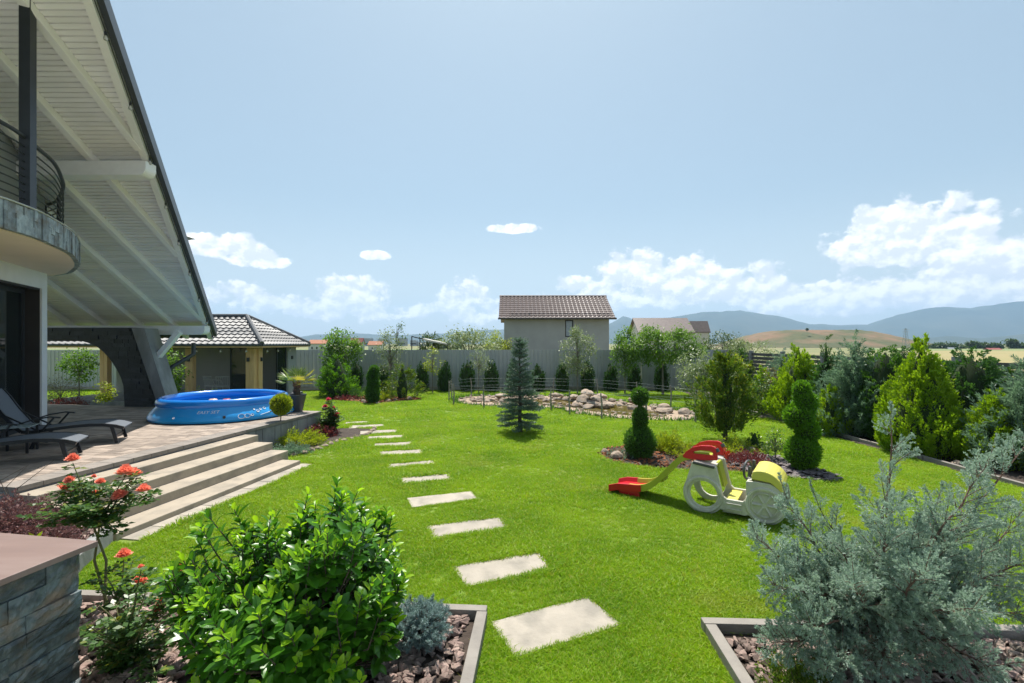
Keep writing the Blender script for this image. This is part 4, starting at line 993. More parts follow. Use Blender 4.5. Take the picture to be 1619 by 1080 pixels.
def far_house(px0, px1, pe, pr, d, wall, roofm, label, depth=None, windows=2, base=0., cat='house'):
    x0, x1 = at(px0, 0, d).x, at(px1, 0, d).x; e, r_ = at(0, pe, d).z, at(0, pr, d).z; dp = depth or (x1 - x0) * .7
    h = root('distant_house', ((x0 + x1) / 2, d, base), label, cat, 'houses beyond the garden'); o = .05 * (x1 - x0)
    MB().prism([(x0 + o, d, base), (x1 - o, d, base), (x1 - o, d + dp, base), (x0 + o, d + dp, base)], (0, 0, e - base)).build('wall', wall, h)
    for xx in (x0 + o, x1 - o): MB().prism([(xx, d, e), (xx, d + dp, e), (xx, d + dp / 2, r_ - .05)], (.1 if xx < x1 - o * 2 else -.1, 0, 0)).build('gable', wall, h)
    for s_ in (0, 1):
        ye = d - o if s_ == 0 else d + dp + o
        P = [Vector((x0, ye, e - .02 * (r_ - e))), Vector((x1, ye, e - .02 * (r_ - e))), Vector((x1, d + dp / 2, r_)), Vector((x0, d + dp / 2, r_))]
        MB().prism(P, (0, 0, .15)).build('roof', roofm, h)
    for k in range(windows):
        wx = x0 + (x1 - x0) * (k + 1) / (windows + 1); ww = (x1 - x0) * .1; zc = e * .5 + base * .5
        wi = MB().box((wx, d - .03, zc), (ww, .06, min(1.3, (e - base) * .4))).build('window', M['white'], h); MB().box((wx, d - .07, zc), (ww * .8, .03, min(1.1, (e - base) * .32))).build('pane', M['dark'], wi)
    return h
M['whitefar'] = pm('far_render', (.62, .6, .56)); M['orangeroof'] = pm('orange_roof', (.42, .17, .09), rough=.8); M['redroof'] = pm('red_roof', (.30, .08, .07), rough=.8); M['greyfar'] = pm('far_grey', (.36, .38, .40))
far_house(1008, 1098, 527, 503, 58, M['whitefar'], M['roofbrown'], 'white house with brown gable roof behind the spreading tree')
far_house(1094, 1123, 526, 509, 61, M['whitefar'], M['roofbrown'], 'lower wing with brown roof at the right of the white house', windows=1)
far_house(998, 1012, 523, 515, 66, M['whitefar'], M['orangeroof'], 'small orange roofed house peeking out left of the white house', windows=0)
far_house(486, 516, 544, 538, 130, M['whitefar'], M['orangeroof'], 'low house with pale red roof just right of the pavilion', windows=3)
far_house(553, 573, 545, 535, 150, M['greyfar'], M['redroof'], 'dark red roofed house right of the leafy conifer', windows=2)
far_house(581, 604, 546, 540, 140, M['whitefar'], M['orangeroof'], 'bright orange roofed bungalow beyond the fence', windows=2)
far_house(1566, 1588, 555, 551, 170, M['redroof'], M['redroof'], 'long red roofed shed far across the field', windows=0)
far_house(1502, 1516, 555, 550, 190, M['whitefar'], M['greyfar'], 'pale grey shed left of the red shed', windows=0)
for (px, w_, pt, lb) in ((583, 10, 535, 'just left of the orange roofed bungalow'), (604, 9, 536, 'directly above the orange roofed bungalow'), (637, 12, 535, 'left of the bent metal frame'), (655, 10, 538, 'framed by the posts of the bent metal frame'), (548, 6, 531, 'slim tower right of the bright leafy tree'), (668, 12, 541, 'low one under the sloping white sheet')):
    c = at(px, 0, 420); h_ = at(0, pt, 420).z; bl_ = root('apartment_block', (c.x, 420, 0), '', 'building', 'apartment blocks of the far town')
    bl_["label"] = 'grey apartment block of the far town, ' + lb
    wd = w_ / 750 * 420; MB().box((c.x, 420, h_ / 2), (wd, 9, h_)).build('wall', M['greyfar'], bl_)
    for zz in range(2, int(h_) - 1, 3): MB().box((c.x, 415.4, zz), (wd * .86, .1, 1.1)).build('window_band', M['dark'], bl_)
# metal frame with a sloping sheet behind the fence
cf = root('canopy_frame', (-5, 29, 0), 'bent metal frame with sloping white sheet behind the back fence', 'frame')
a_, b_ = at(651, 532, 29), at(664, 534, 29)
for q in (a_, b_): MB().tube([(q.x, 29, 0), (q.x, 29, q.z)], .035, 6).build('post', M['steel'], cf)
MB().bar(a_, at(668, 536, 29), .06, .06).build('beam', M['steel'], cf); MB().prism([at(668, 535, 29), at(706, 543, 29), at(706, 545, 29), at(668, 538, 29)], (0, 1.5, 0)).build('sheet', M['whitefar'], cf)
q = at(706, 544, 29); MB().tube([(q.x, 29.5, 0), (q.x, 29.5, q.z)], .035, 6).build('post', M['steel'], cf)
# ================================================================== FAR LAND
def ridge(name, pts, d, front, back, mat, seed):
    r_ = random.Random(seed); P = []
    for (a, b) in zip(pts, pts[1:]):
        n = max(2, int(abs(b[0] - a[0]) / 9))
        for k in range(n): P.append((a[0] + (b[0] - a[0]) * k / n, a[1] + (b[1] - a[1]) * k / n + r_.uniform(-1, 1) * .7))
    P.append(pts[-1]); rows = []
    L = 7
    for j in range(L + 1):
        f = j / L; row = []
        for i, (px, py) in enumerate(P):
            top = at(px, py, d); yy = d - front * (1 - f); zt = -2 + (top.z + 2) * (f ** 1.25) * (1 + .10 * math.sin(i * .9 + j * 1.3) * (1 - f) + .07 * math.sin(i * .37 - j)) ; row.append((top.x * (yy / d) ** .5, yy, zt if j < L else top.z))
        rows.append(row)
    rows.append([(at(px, py, d).x, d + back, -2) for px, py in P]); n = len(P)
    m = MB().add([v for r in rows for v in r], [(j * n + i, j * n + i + 1, (j + 1) * n + i + 1, (j + 1) * n + i) for j in range(len(rows) - 1) for i in range(n - 1)])
    o = obj(name, m.mesh(name, True), mat); o["kind"] = 'structure'; return o
M['forest'] = pm('forest_slope', (.03, .05, .035), (.045, .065, .045), rough=1, scale=.012, c3=(.06, .075, .05), s3=.004)
ridge('mountain', [(-900, 520), (-300, 524), (150, 531), (330, 537), (460, 536), (500, 529), (560, 527), (620, 530), (690, 528), (760, 522), (830, 520), (960, 514), (985, 500), (1012, 508), (1060, 502), (1110, 494), (1170, 491), (1230, 500), (1280, 512), (1330, 514), (1372, 513), (1420, 497), (1470, 487), (1500, 485), (1535, 487), (1570, 482), (1619, 476), (1800, 462), (2300, 480), (3200, 510)], 3000, 700, 600, M['forest'], 2)
ridge('hills', [(1380, 546), (1440, 536), (1500, 532), (1560, 535), (1619, 528), (1700, 524), (1900, 530), (2600, 540)], 1700, 300, 400, M['forest'], 4)
# the grassed spoil heap
mm = MB(); nx, ny = 60, 24; x0, x1 = at(1190, 0, 260).x, at(1475, 0, 260).x; r_ = random.Random(9); hs = []
for j in range(ny + 1):
    for i in range(nx + 1):
        px = 1190 + 285 * i / nx; top = np.interp(px, [1190, 1212, 1240, 1272, 1290, 1395, 1425, 1450, 1475], [0, 6.5, 15, 21.5, 23, 23.2, 20, 9, 0]) / 750 * 260 
        f = j / ny; e = min(1, f * 2.6) ** .9 if f < .5 else min(1, (1 - f) * 2.6) ** .9
        zz = top * e * (1 + .03 * math.sin(i * 1.7 + j)) + (2.3 * min(1, top / 3)) * e + r_.uniform(-.12, .12) - .1
        mm.v.append((x0 + (x1 - x0) * i / nx, 235 + 110 * f, zz))
mm.f = [(j * (nx + 1) + i, j * (nx + 1) + i + 1, (j + 1) * (nx + 1) + i + 1, (j + 1) * (nx + 1) + i) for j in range(ny) for i in range(nx)]
M['mound'] = pm('mound_soil', (.10, .10, .042), (.06, .075, .03), rough=1, scale=.25, c3=(.19, .12, .07), s3=.045, bump=.5, bscale=.4)
o = obj('spoil_heap', mm.mesh('spoil_heap', True), M['mound']); o["kind"] = 'structure'
M['crop'] = pm('ripe_field', (.30, .245, .11), (.26, .23, .095), rough=1, scale=.05); M['meadow'] = pm('meadow', (.20, .24, .09), (.15, .2, .07), rough=1, scale=.05)
sheet('field', [(40, 40), (140, 40), (330, 150), (120, 150)], .01, M['crop']); sheet('field', [(120, 151), (330, 151), (480, 215), (150, 215)], .01, M['meadow'])
sheet('field', [(-300, 60), (-25, 40), (-10, 60), (0, 200), (-300, 200)], .01, M['meadow'])
# pylon on the plain
py_ = root('power_pylon', (at(1432, 0, 215).x, 215, 0), 'lattice power pylon standing in front of the mountains', 'pylon')
c = at(1432, 519, 215); m = MB()
for sx in (-1, 1):
    for sy in (-1, 1): m.tube([(c.x + sx * 1.1, 215 + sy * 1.1, 0), (c.x + sx * .2, 215 + sy * .2, c.z)], .07, 4)
m.build('mast', M['greyfar'], py_)
m = MB()
for k in range(8):
    z0, z1 = c.z * k / 8, c.z * (k + 1) / 8; w0, w1 = 1.1 - .9 * k / 8, 1.1 - .9 * (k + 1) / 8
    for sy in (-1, 1): m.tube([(c.x - w0, 215 + sy * w0, z0), (c.x + w1, 215 + sy * w1, z1)], .045, 4); m.tube([(c.x + w0, 215 + sy * w0, z0), (c.x - w1, 215 + sy * w1, z1)], .045, 4)
m.build('bracing', M['greyfar'], py_)
for z_ in (.82, .93): MB().tube([(c.x - 1.6, 215, c.z * z_), (c.x + 1.6, 215, c.z * z_)], .07, 4).build('cross_arm', M['greyfar'], py_)
# ================================================================== POOL
PC = Vector((-7.05, 11.66, TZ)); PS = .825
pool = root('inflatable_pool', PC, 'round blue inflatable ring pool on the terrace', 'pool')
M['poolblue'] = pm('pool_vinyl', (.02, .33, .78), (.015, .29, .72), rough=.28, scale=2, coat=.3); M['poolring'] = pm('pool_ring', (.012, .22, .72), (.012, .20, .68), rough=.22, scale=2, coat=.4)
M['print'] = pm('white_print', (.85, .9, .95), rough=.4); M['floatorange'] = pm('armband', (.85, .16, .03), rough=.3); M['floatwhite'] = pm('armband_white', (.8, .55, .45), rough=.3)
def poolR(a): return 1 + .012 * math.sin(3 * a + 1) + .008 * math.sin(5 * a)
def pool_surf(prof, name, mat, n=96, wr=0.):
    m = MB(); k = len(prof)
    for (r, z) in prof:
        for i in range(n):
            a = 2 * math.pi * i / n; rr2 = PS * r * poolR(a) * (1 + wr * math.sin(38 * a) * math.sin(z * 9)); m.v.append((PC.x + rr2 * math.cos(a), PC.y + rr2 * math.sin(a), PC.z + z))
    m.f = [(j * n + i, j * n + (i + 1) % n, (j + 1) * n + (i + 1) % n, (j + 1) * n + i) for j in range(k - 1) for i in range(n)]
    return obj(name, m.mesh(name, True), mat, pool)
WALLP = [(1.70, .0), (1.83, .02), (1.86, .07), (1.84, .13), (1.79, .19), (1.73, .25), (1.68, .30), (1.65, .34)]
pool_surf(WALLP, 'side_wall', M['poolblue'], wr=.004)
pool_surf([(1.58 + .105 * math.cos(q), .40 + .105 * math.sin(q)) for q in np.linspace(-1.2, 2 * math.pi - 1.2, 18)], 'ring', M['poolring'])
pool_surf([(1.5, .36), (1.55, .25), (1.6, .1)], 'liner', M['poolblue'])
wtm, t2, b2_ = newmat('pool_water'); b2_.inputs['Base Color'].default_value = (.02, .22, .50, 1); b2_.inputs['Roughness'].default_value = .06
m = MB(); m.add([(PC.x, PC.y, PC.z + .24)] + [(PC.x + PS * 1.56 * math.cos(2 * math.pi * k / 64), PC.y + PS * 1.56 * math.sin(2 * math.pi * k / 64), PC.z + .24) for k in range(64)], [(0, k + 1, (k + 1) % 64 + 1) for k in range(64)]); m.build('water', wtm, pool)
def on_wall(a, h, off=.006):      # angle, height on the side
    r = np.interp(h, [q[1] for q in WALLP[1:]], [q[0] for q in WALLP[1:]]) * PS * poolR(a) + off
    return Vector((PC.x + r * math.cos(a), PC.y + r * math.sin(a), PC.z + h))
# lettering on the side
cu = bpy.data.curves.new('lettering', 'FONT'); cu.body = 'EASY SET'; cu.size = .105; cu.shear = .25; cu.space_character = 1.05; cu.resolution_u = 3
to = bpy.data.objects.new('tmp', cu); COL.objects.link(to); dg = bpy.context.evaluated_depsgraph_get(); tm = bpy.data.meshes.new_from_object(to.evaluated_get(dg)); bpy.data.objects.remove(to)
bm = bmesh.new(); bm.from_mesh(tm); bmesh.ops.subdivide_edges(bm, edges=[e for e in bm.edges if e.calc_length() > .04], cuts=1)
A0 = -1.27
for v in bm.verts: v.co = on_wall(A0 + (v.co.x - .2) / 1.5, .225 + v.co.y * .75, .008)
bm.to_mesh(tm); bm.free(); tm.name = 'lettering'; tm.materials.clear(); obj('lettering', tm, M['print'], pool)
# printed bubbles and wave lines
m = MB()
def ringprint(a, h, r, w=.008):
    P = [on_wall(a + r * 1.15 * math.cos(q) / 1.8, h + r * .7 * math.sin(q), .009) for q in np.linspace(0, 6.283, 17)]; m.tube(P, w, 4, False)
for (da, h, r) in ((.33, .13, .07), (.41, .13, .06), (.48, .14, .03), (.58, .21, .03), (.63, .24, .022), (.53, .25, .018), (.7, .25, .03), (-.55, .15, .02)): ringprint(A0 + da + .12, h, r)
for k in range(7): m.tube([on_wall(A0 + .72 + k * .05 + .4 * q, .12 + .012 * k + .1 * q - .03 * q * q, .008) for q in np.linspace(0, 1, 8)], .005, 4, False)
m.build('printed_pattern', M['print'], pool)
MB().tube([on_wall(A0 + .23, .14, -.01), on_wall(A0 + .23, .14, .03)], .03, 10).build('drain_plug', M['cable'], pool)
for (dx, mat_, lab) in ((-.06, 'floatwhite', 'orange and white inflatable armband floating at the left in the pool'), (.28, 'floatorange', 'bright orange inflatable armband floating beside the paler one in the pool')):
    c = PC + Vector((-.30 + dx, .1, .29)); a = root('armband', c, lab, 'armband', 'armbands in the pool')
    mb = MB(); R_ = Matrix.Rotation(.4 + dx, 3, 'Z')
    for k in range(12):
        q0, q1 = 2 * math.pi * k / 12, 2 * math.pi * (k + 1) / 12
    prof = [(.03, -.09), (.075, -.085), (.11, -.05), (.115, 0), (.11, .05), (.075, .085), (.03, .09), (.03, -.09)]
    mb.lathe(prof, 18, c, cap=False); mb.build('tube', M[mat_], a, True)
    mb = MB(); mb.box(c + Vector((0, -.112, 0)), (.09, .012, .1)); mb.build('patch', M['floatorange' if mat_ == 'floatwhite' else 'floatwhite'], a, bevel=.004)
# ================================================================== PALM IN POT
pp_ = gp(469, 650.5, TZ); pot = root('palm_pot', pp_, 'tapered dark grey plant pot on the terrace corner', 'pot')
o = MB().lathe([(.13, 0), (.145, .01), (.225, .40), (.235, .41), (.235, .44), (.205, .44), (.2, .40)], 28, pp_).build('bowl', M['anth'], pot, True)
MB().lathe([(.005, .40), (.2, .402)], 24, pp_, cap=False).build('soil', M['soil'], pot)
palm = root('fan_palm', pp_ + Vector((0, 0, .4)), 'small fan palm with yellowing fronds in the dark pot', 'palm'); tz = pp_ + Vector((0, 0, .4))
m = MB(); m.tube([tz, tz + Vector((.01, 0, .15)), tz + Vector((0, 0, .3))], [.075, .085, .06], 10); m.build('trunk', M['bark'], palm)
fib = leaf_verts(np.array(tz) + unit(rng.normal(size=(240, 3)) * np.array([1, 1, .2])) * .075 + np.array([0, 0, 1]) * (.05 + .27 * rng.random((240, 1))), unit(rng.normal(size=(240, 3))) * .5 + np.array([0, 0, .8]), .09, .012)
obj('trunk_fibre', leaf_mesh('trunk_fibre', fib), pm('palm_fibre', (.24, .12, .09), (.15, .07, .05), rough=1, rand=.3), palm)
LM['palm'] = leafmat('palm_leaf', (.10, .17, .04), (.26, .33, .08), .35, rough=.4); LM['palmy'] = leafmat('palm_leaf_yellow', (.34, .34, .06), (.48, .42, .09), .4, rough=.4)
for k, (ang, el_, ln, mk) in enumerate(((2.9, .55, .5, 0), (3.5, .9, .5, 0), (2.3, 1.05, .45, 0), (.9, 1.1, .5, 0), (1.6, 1.2, .4, 0), (.2, .75, .52, 1), (-.15, .35, .5, 1), (.55, .5, .5, 0), (-.6, .15, .42, 1), (3.3, .25, .42, 0), (4.4, .6, .4, 0), (5.3, .6, .4, 1))):
    d = Vector((math.cos(ang) * math.cos(el_), math.sin(ang) * math.cos(el_), math.sin(el_))); s0 = tz + Vector((0, 0, .28)); e = s0 + d * ln * .62
    fr_ = MB().tube([s0, s0 + d * ln * .3 + Vector((0, 0, .02)), e], [.008, .006, .005], 5).build('frond', LM['palmy' if mk else 'palm'], palm)
    sd = d.cross(Vector((0, 0, 1))).normalized(); upv = sd.cross(d); P, D = [], []
    for j in range(17):
        a = (j - 8) / 8 * 1.35; P.append(e); D.append(d * math.cos(a) + sd * math.sin(a) + upv * .12 - Vector((0, 0, .12 + .2 * abs(a) / 2)))
    lv = leaf_verts(np.array([tuple(q) for q in P]), np.array([tuple(q) for q in D]), .30 * (.8 + .3 * rng.random(17)), .026, .1, np.tile(np.array(upv), (17, 1)))
    obj('blade', leaf_mesh('blade', lv), LM['palmy' if mk else 'palm'], fr_)
# ================================================================== LOUNGERS
M['sling'] = pm('sling_fabric', (.10, .118, .145), (.085, .10, .125), rough=.6, scale=60); M['loung'] = pm('lounger_frame', (.03, .033, .038), rough=.35, metal=.4)
def lounger(foot, ang, label):
    r = root('sun_lounger', foot, label, 'sun lounger', 'sun loungers on the terrace', ang); O = Vector(foot); R = Matrix.Rotation(ang, 3, 'Z')
    def q(x, y, z): return O + R @ Vector((x, y, z))      # x toward the head, z up
    S_ = [(-.12, .27), (0, .315), (.15, .345), (.35, .36), (.6, .35), (.85, .325), (1.1, .30), (1.22, .31)]; Bk = [(1.22, .31), (1.3, .40), (1.45, .62), (1.58, .86), (1.66, .98)]
    for nm, pr in (('seat', S_), ('backrest', Bk)):
        m = MB(); n = len(pr)
        top = [q(x, y, z) for x, z in pr for y in (-.27, .27)]; bot = [p - Vector((0, 0, .018)) for p in top]; k = 2 * n
        m.add(top + bot, [(2 * i, 2 * i + 1, 2 * i + 3, 2 * i + 2) for i in range(n - 1)] + [(k + 2 * i, k + 2 * i + 2, k + 2 * i + 3, k + 2 * i + 1) for i in range(n - 1)] + [(0, k, k + 1, 1), (2 * n - 2, 2 * n - 1, k + 2 * n - 1, k + 2 * n - 2)] + [(2 * i, 2 * i + 2, k + 2 * i + 2, k + 2 * i) for i in range(n - 1)] + [(2 * i + 1, k + 2 * i + 1, k + 2 * i + 3, 2 * i + 3) for i in range(n - 1)])
        m.build(nm, M['sling'], r, True)
        for sy in (-.295, .295):
            m = MB()
            for (a, b) in zip(pr, pr[1:]): m.bar(q(a[0], sy, a[1] - .02), q(b[0], sy, b[1] - .02), .035, .05)
            m.build('side_rail', M['loung'], r)
    for (x0, x1, z) in ((.06, .0, .32), (1.0, 1.12, .30)):
        for sy in (-.29, .29): MB().bar(q(x0, sy, z), q(x1 - .02, sy, 0.0), .03, .05).build('leg', M['loung'], r)
        MB().bar(q((x0 + x1) / 2 - .01, -.28, .1), q((x0 + x1) / 2 - .01, .28, .1), .025, .04).build('crossbar', M['loung'], r)
    for sy in (-.33, .33):
        m = MB(); pts = [(.72, .50), (.85, .52), (1.05, .49), (1.2, .44)]
        for a, b in zip(pts, pts[1:]): m.bar(q(a[0], sy, a[1]), q(b[0], sy, b[1]), .045, .022)
        m.bar(q(.80, sy, .51), q(.95, sy, .30), .03, .025); m.bar(q(1.2, sy, .44), q(1.3, sy, .40), .03, .025); m.build('armrest', M['loung'], r)
        MB().bar(q(1.02, sy * .9, .30), q(1.4, sy * .9, .56), .022, .022).build('back_stay', M['loung'], r)
LA = math.atan2(-.45, -.89)
lounger((-7.12, 8.62, TZ), LA, 'dark sling sun lounger with raised back, the one nearer the pool')
lounger((-6.78, 7.32, TZ), LA + .02, 'dark sling sun lounger in front, nearer the steps, feet toward the lawn')
ta = root('side_table', (-7.95, 7.62, TZ), 'small glass topped side table between the two loungers', 'table'); O = Vector((-7.95, 7.62, TZ))
tg, t3, b3 = newmat('frosted_glass'); b3.inputs['Base Color'].default_value = (.45, .55, .55, 1); b3.inputs['Roughness'].default_value = .15; b3.inputs['Transmission Weight'].default_value = .4
MB().box(O + Vector((0, 0, .42)), (.44, .44, .012), .47).build('table_top', tg, ta, bevel=.003)
R = Matrix.Rotation(.47, 3, 'Z')
for sx in (-.18, .18):
    for sy in (-.18, .18): MB().box(O + R @ Vector((sx, sy, .205)), (.03, .03, .41), .47).build('leg', M['loung'], ta)
# ================================================================== PLAY CAR WITH SLIDE
CA = Vector((.826, -.564, 0)).normalized(); CB = Vector((.564, .826, 0)).normalized(); CO = Vector((2.585, 6.41, 0)); CWD = .62
car = root('toy_car_slide', CO + CB * CWD / 2, 'cream plastic toy car climbing frame with red and lime green slide', 'play car')
def cp(s, w, z): return CO + CA * s + CB * w + Vector((0, 0, z))
M['cream'] = pm('cream_plastic', (.60, .58, .50), (.54, .52, .45), rough=.42, scale=6, c3=(.47, .45, .38), s3=7); M['redp'] = pm('red_plastic', (.62, .012, .025), (.55, .01, .02), rough=.3, scale=3)
M['limep'] = pm('lime_plastic', (.42, .46, .05), (.37, .41, .045), rough=.4, scale=3); M['yellp'] = pm('yellow_plastic', (.66, .60, .11), (.60, .55, .1), rough=.4, scale=3); M['greyp'] = pm('grey_plastic', (.07, .075, .08), rough=.5)
def plate(outl, w0, w1, name, mat, holes=(), bev=.012, parent=None):
    """side panel: filled outline with round openings, extruded across the car"""
    bm = bmesh.new(); vs = [bm.verts.new((s, z, 0)) for s, z in outl]; es = [bm.edges.new((vs[i], vs[(i + 1) % len(vs)])) for i in range(len(vs))]
    for (hs, hz, hr) in holes:
        hv = [bm.verts.new((hs + hr * math.cos(a), hz + hr * math.sin(a), 0)) for a in np.linspace(0, 2 * math.pi, 25)[:-1]]; es += [bm.edges.new((hv[i], hv[(i + 1) % 24])) for i in range(24)]
    bmesh.ops.triangle_fill(bm, use_beauty=True, use_dissolve=False, edges=es)
    g_ = bmesh.ops.extrude_face_region(bm, geom=bm.faces[:]); ev = [v for v in g_['geom'] if isinstance(v, bmesh.types.BMVert)]
    for v in ev: v.co.z = 1
    bmesh.ops.recalc_face_normals(bm, faces=bm.faces)
    for v in bm.verts: v.co = cp(v.co.x, w0 if v.co.z < .5 else w1, v.co.y)
    bmesh.ops.recalc_face_normals(bm, faces=bm.faces)
    if bev:
        ee = [e for e in bm.edges if len(e.link_faces) == 2 and e.calc_face_angle(0) > .8]
        bmesh.ops.bevel(bm, geom=ee, offset=bev, segments=2, affect='EDGES', profile=.6, clamp_overlap=True)
    me = bpy.data.meshes.new(name); bm.to_mesh(me); bm.free(); return obj(name, me, mat, parent or car)
arc = lambda cs, cz, r, a0, a1, n=12: [(cs + r * math.cos(a), cz + r * math.sin(a)) for a in np.linspace(a0, a1, n)]
side = arc(-.0, .265, .268, math.radians(150), math.radians(322), 16) + [(.30, .09), (.50, .07)] + arc(.735, .25, .245, math.radians(222), math.radians(372), 16) + [(.955, .40), (.90, .475), (.80, .53), (.655, .535), (.535, .525), (.52, .515), (.52, .30), (.485, .25), (.29, .25), (.245, .285), (.165, .64), (.13, .665), (-.12, .695), (-.15, .675), (-.225, .42)]
for (w0, w1, nm) in ((0, .045, 'side_panel'), (CWD - .045, CWD, 'side_panel')): plate(side, w0, w1, nm, M['cream'], holes=[(.0, .265, .175)])
# raised wheel rims on both sides
for (w_, sg) in ((0, -1), (CWD, 1)):
    for (cs, cz, r0, nm) in ((0, .265, .225, 'rear_wheel'), (.735, .25, .205, 'front_wheel')):
        m = MB(); m.tube([cp(cs + r0 * math.cos(a), w_ + sg * .004, cz + r0 * math.sin(a)) for a in np.linspace(0, 2 * math.pi, 33)], .022, 6, False)
        wo_ = m.build(nm, M['cream'], car, True)
        if nm == 'front_wheel':
            m = MB(); m.tube([cp(cs + .15 * math.cos(a), w_ + sg * .004, cz + .15 * math.sin(a)) for a in np.linspace(0, 2 * math.pi, 25)], .012, 6, False)
            for k in range(6): a = k * math.pi / 3; m.tube([cp(cs + .03 * math.cos(a), w_ + sg * .006, cz + .03 * math.sin(a)), cp(cs + .14 * math.cos(a), w_ + sg * .006, cz + .14 * math.sin(a))], [.014, .024], 6)
            m.build('hub', M['cream'], wo_, True)
            MB().tube([cp(cs, w_ + sg * .012, cz - .005), cp(cs, w_ - sg * .01, cz - .005)], .04, 12).build('hub_cap', M['cream'], wo_, True)
    for (s0, z0, s1, z1) in ((.29, .20, .47, .20), (.29, .13, .47, .13)): MB().bar(cp(s0, w_ + sg * .004, z0), cp(s1, w_ + sg * .004, z1), .03, .014).build('groove', M['cream'], car, bevel=.005)
    MB().bar(cp(-.13, w_ + sg * .012, .678), cp(.145, w_ + sg * .012, .648), .04, .04).build('roof_trim', M['greyp'], car, bevel=.01)
plate([(-.13, .65), (.14, .62), (.15, .66), (-.12, .69)], .045, CWD - .045, 'platform', M['cream'], bev=.006)
plate([(.26, .20), (.40, .20), (.40, .225), (.26, .225)], .045, CWD - .045, 'seat', M['yellp'], bev=.004)
plate([(.235, .06), (.52, .06), (.52, .085), (.235, .085)], .045, CWD - .045, 'floor', M['cream'], bev=.004)
plate([(.50, .1), (.545, .1), (.57, .52), (.525, .52)], .045, CWD - .045, 'dashboard', M['cream'], bev=.006)
hood = arc(.70, .42, .26, math.radians(20), math.radians(112), 10) + [(.585, .60), (.585, .56), (.80, .545), (.94, .43)]
plate(hood, -.008, CWD + .008, 'bonnet', M['yellp'], bev=.016)
plate([(.12, .67), (.155, .67), (.235, .35), (.2, .35)], .2, .42, 'ladder', M['limep'], bev=.006)
MB().tube([cp(.50 + .1 * .3 * math.cos(a), .31 + .12 * math.cos(a), .60 + .12 * math.sin(a)) for a in np.linspace(0, 2 * math.pi, 21)], .016, 8, False).build('steering_wheel', M['greyp'], car, True)
MB().bar(cp(.55, .1, .56), cp(.555, .1, .70), .03, .05).build('windscreen_post', M['greyp'], car, bevel=.008); MB().bar(cp(.55, .5, .56), cp(.555, .5, .70), .03, .05).build('windscreen_post', M['greyp'], car, bevel=.008)
MB().box(cp(.60, .31, .585), (.05, .34, .05), math.atan2(CA.y, CA.x)).build('lamp_bar', M['greyp'], car, bevel=.008)
# red side cheeks of the slide top, with long openings
cheek = [(-.30, .72), (-.25, .79), (-.16, .86), (-.05, .895), (.08, .905), (.135, .89), (.155, .84), (.16, .72), (.0, .70), (-.2, .69), (-.29, .70)]
def slot(outl, hole, w0, w1, name, mat):
    bm = bmesh.new(); es = []
    for loop in (outl, hole):
        vs = [bm.verts.new((s, z, 0)) for s, z in loop]; es += [bm.edges.new((vs[i], vs[(i + 1) % len(vs)])) for i in range(len(vs))]
    bmesh.ops.triangle_fill(bm, use_beauty=True, use_dissolve=False, edges=es)
    g_ = bmesh.ops.extrude_face_region(bm, geom=bm.faces[:])
    for v in [v for v in g_['geom'] if isinstance(v, bmesh.types.BMVert)]: v.co.z = 1
    for v in bm.verts: v.co = cp(v.co.x, w0 if v.co.z < .5 else w1, v.co.y)
    bmesh.ops.recalc_face_normals(bm, faces=bm.faces)
    ee = [e for e in bm.edges if len(e.link_faces) == 2 and e.calc_face_angle(0) > .8]; bmesh.ops.bevel(bm, geom=ee, offset=.008, segments=2, affect='EDGES', clamp_overlap=True)
    me = bpy.data.meshes.new(name); bm.to_mesh(me); bm.free(); return obj(name, me, mat, car)
hole = [(-.16, .795), (-.06, .83), (.06, .835), (.10, .82), (.11, .775), (.02, .78), (-.15, .775)]
for (w0, w1) in ((.09, .14), (.48, .53)): slot(cheek, hole, w0, w1, 'guard', M['redp'])
MB().tube([cp(.14, .12, .87), cp(.165, .12, .83)], .03, 8).build('grip', M['greyp'], car, True); MB().tube([cp(.14, .5, .87), cp(.165, .5, .83)], .03, 8).build('grip', M['greyp'], car, True)
# chute: channel swept down to the lawn
ch = [(.05, .735), (-.12, .725), (-.28, .68), (-.42, .56), (-.56, .40), (-.70, .25), (-.84, .155), (-.98, .125), (-1.10, .12)]
def chute(pts, name, mat, w0=.14, w1=.48, lip=.075):
    m = MB(); n = len(pts); prof = [(w0 - .03, lip), (w0, lip), (w0 + .02, .01), (w1 - .02, .01), (w1, lip), (w1 + .03, lip), (w1 + .02, -.03), (w0 - .02, -.03)]; k = len(prof)
    for (s, z) in pts:
        for (w, h) in prof: m.v.append(tuple(cp(s, w, z + h)))
    m.f = [(i * k + j, i * k + (j + 1) % k, (i + 1) * k + (j + 1) % k, (i + 1) * k + j) for i in range(n - 1) for j in range(k)] + [tuple(range(k)), tuple(range((n - 1) * k, n * k))]
    return m.build(name, mat, car, True)
cs_ = []
P_ = [Vector((a, b, 0)) for a, b in ch]
for i in range(len(P_) - 1):
    a, b, c, d = P_[max(i - 1, 0)], P_[i], P_[i + 1], P_[min(i + 2, len(P_) - 1)]
    for k in range(4): q_ = k / 4; v = .5 * ((2 * b) + (c - a) * q_ + (2 * a - 5 * b + 4 * c - d) * q_ ** 2 + (3 * b - a - 3 * c + d) * q_ ** 3); cs_.append((v.x, v.y))
chute(cs_, 'chute', M['limep'])
chute([(-.90, .14), (-1.0, .125), (-1.10, .12), (-1.26, .105), (-1.40, .06)], 'chute_end', M['redp'], .12, .5, .07)
for w_ in (.13, .46): MB().prism([cp(-.93, w_, 0), cp(-1.22, w_, 0), cp(-1.28, w_, .1), cp(-.95, w_, .12)], CB * .04).build('foot', M['redp'], car, bevel=.006)
MB().tube([cp(-.62, .2, .30), cp(-.62, .42, .30)], .03, 8).build('brace', M['limep'], car, True)
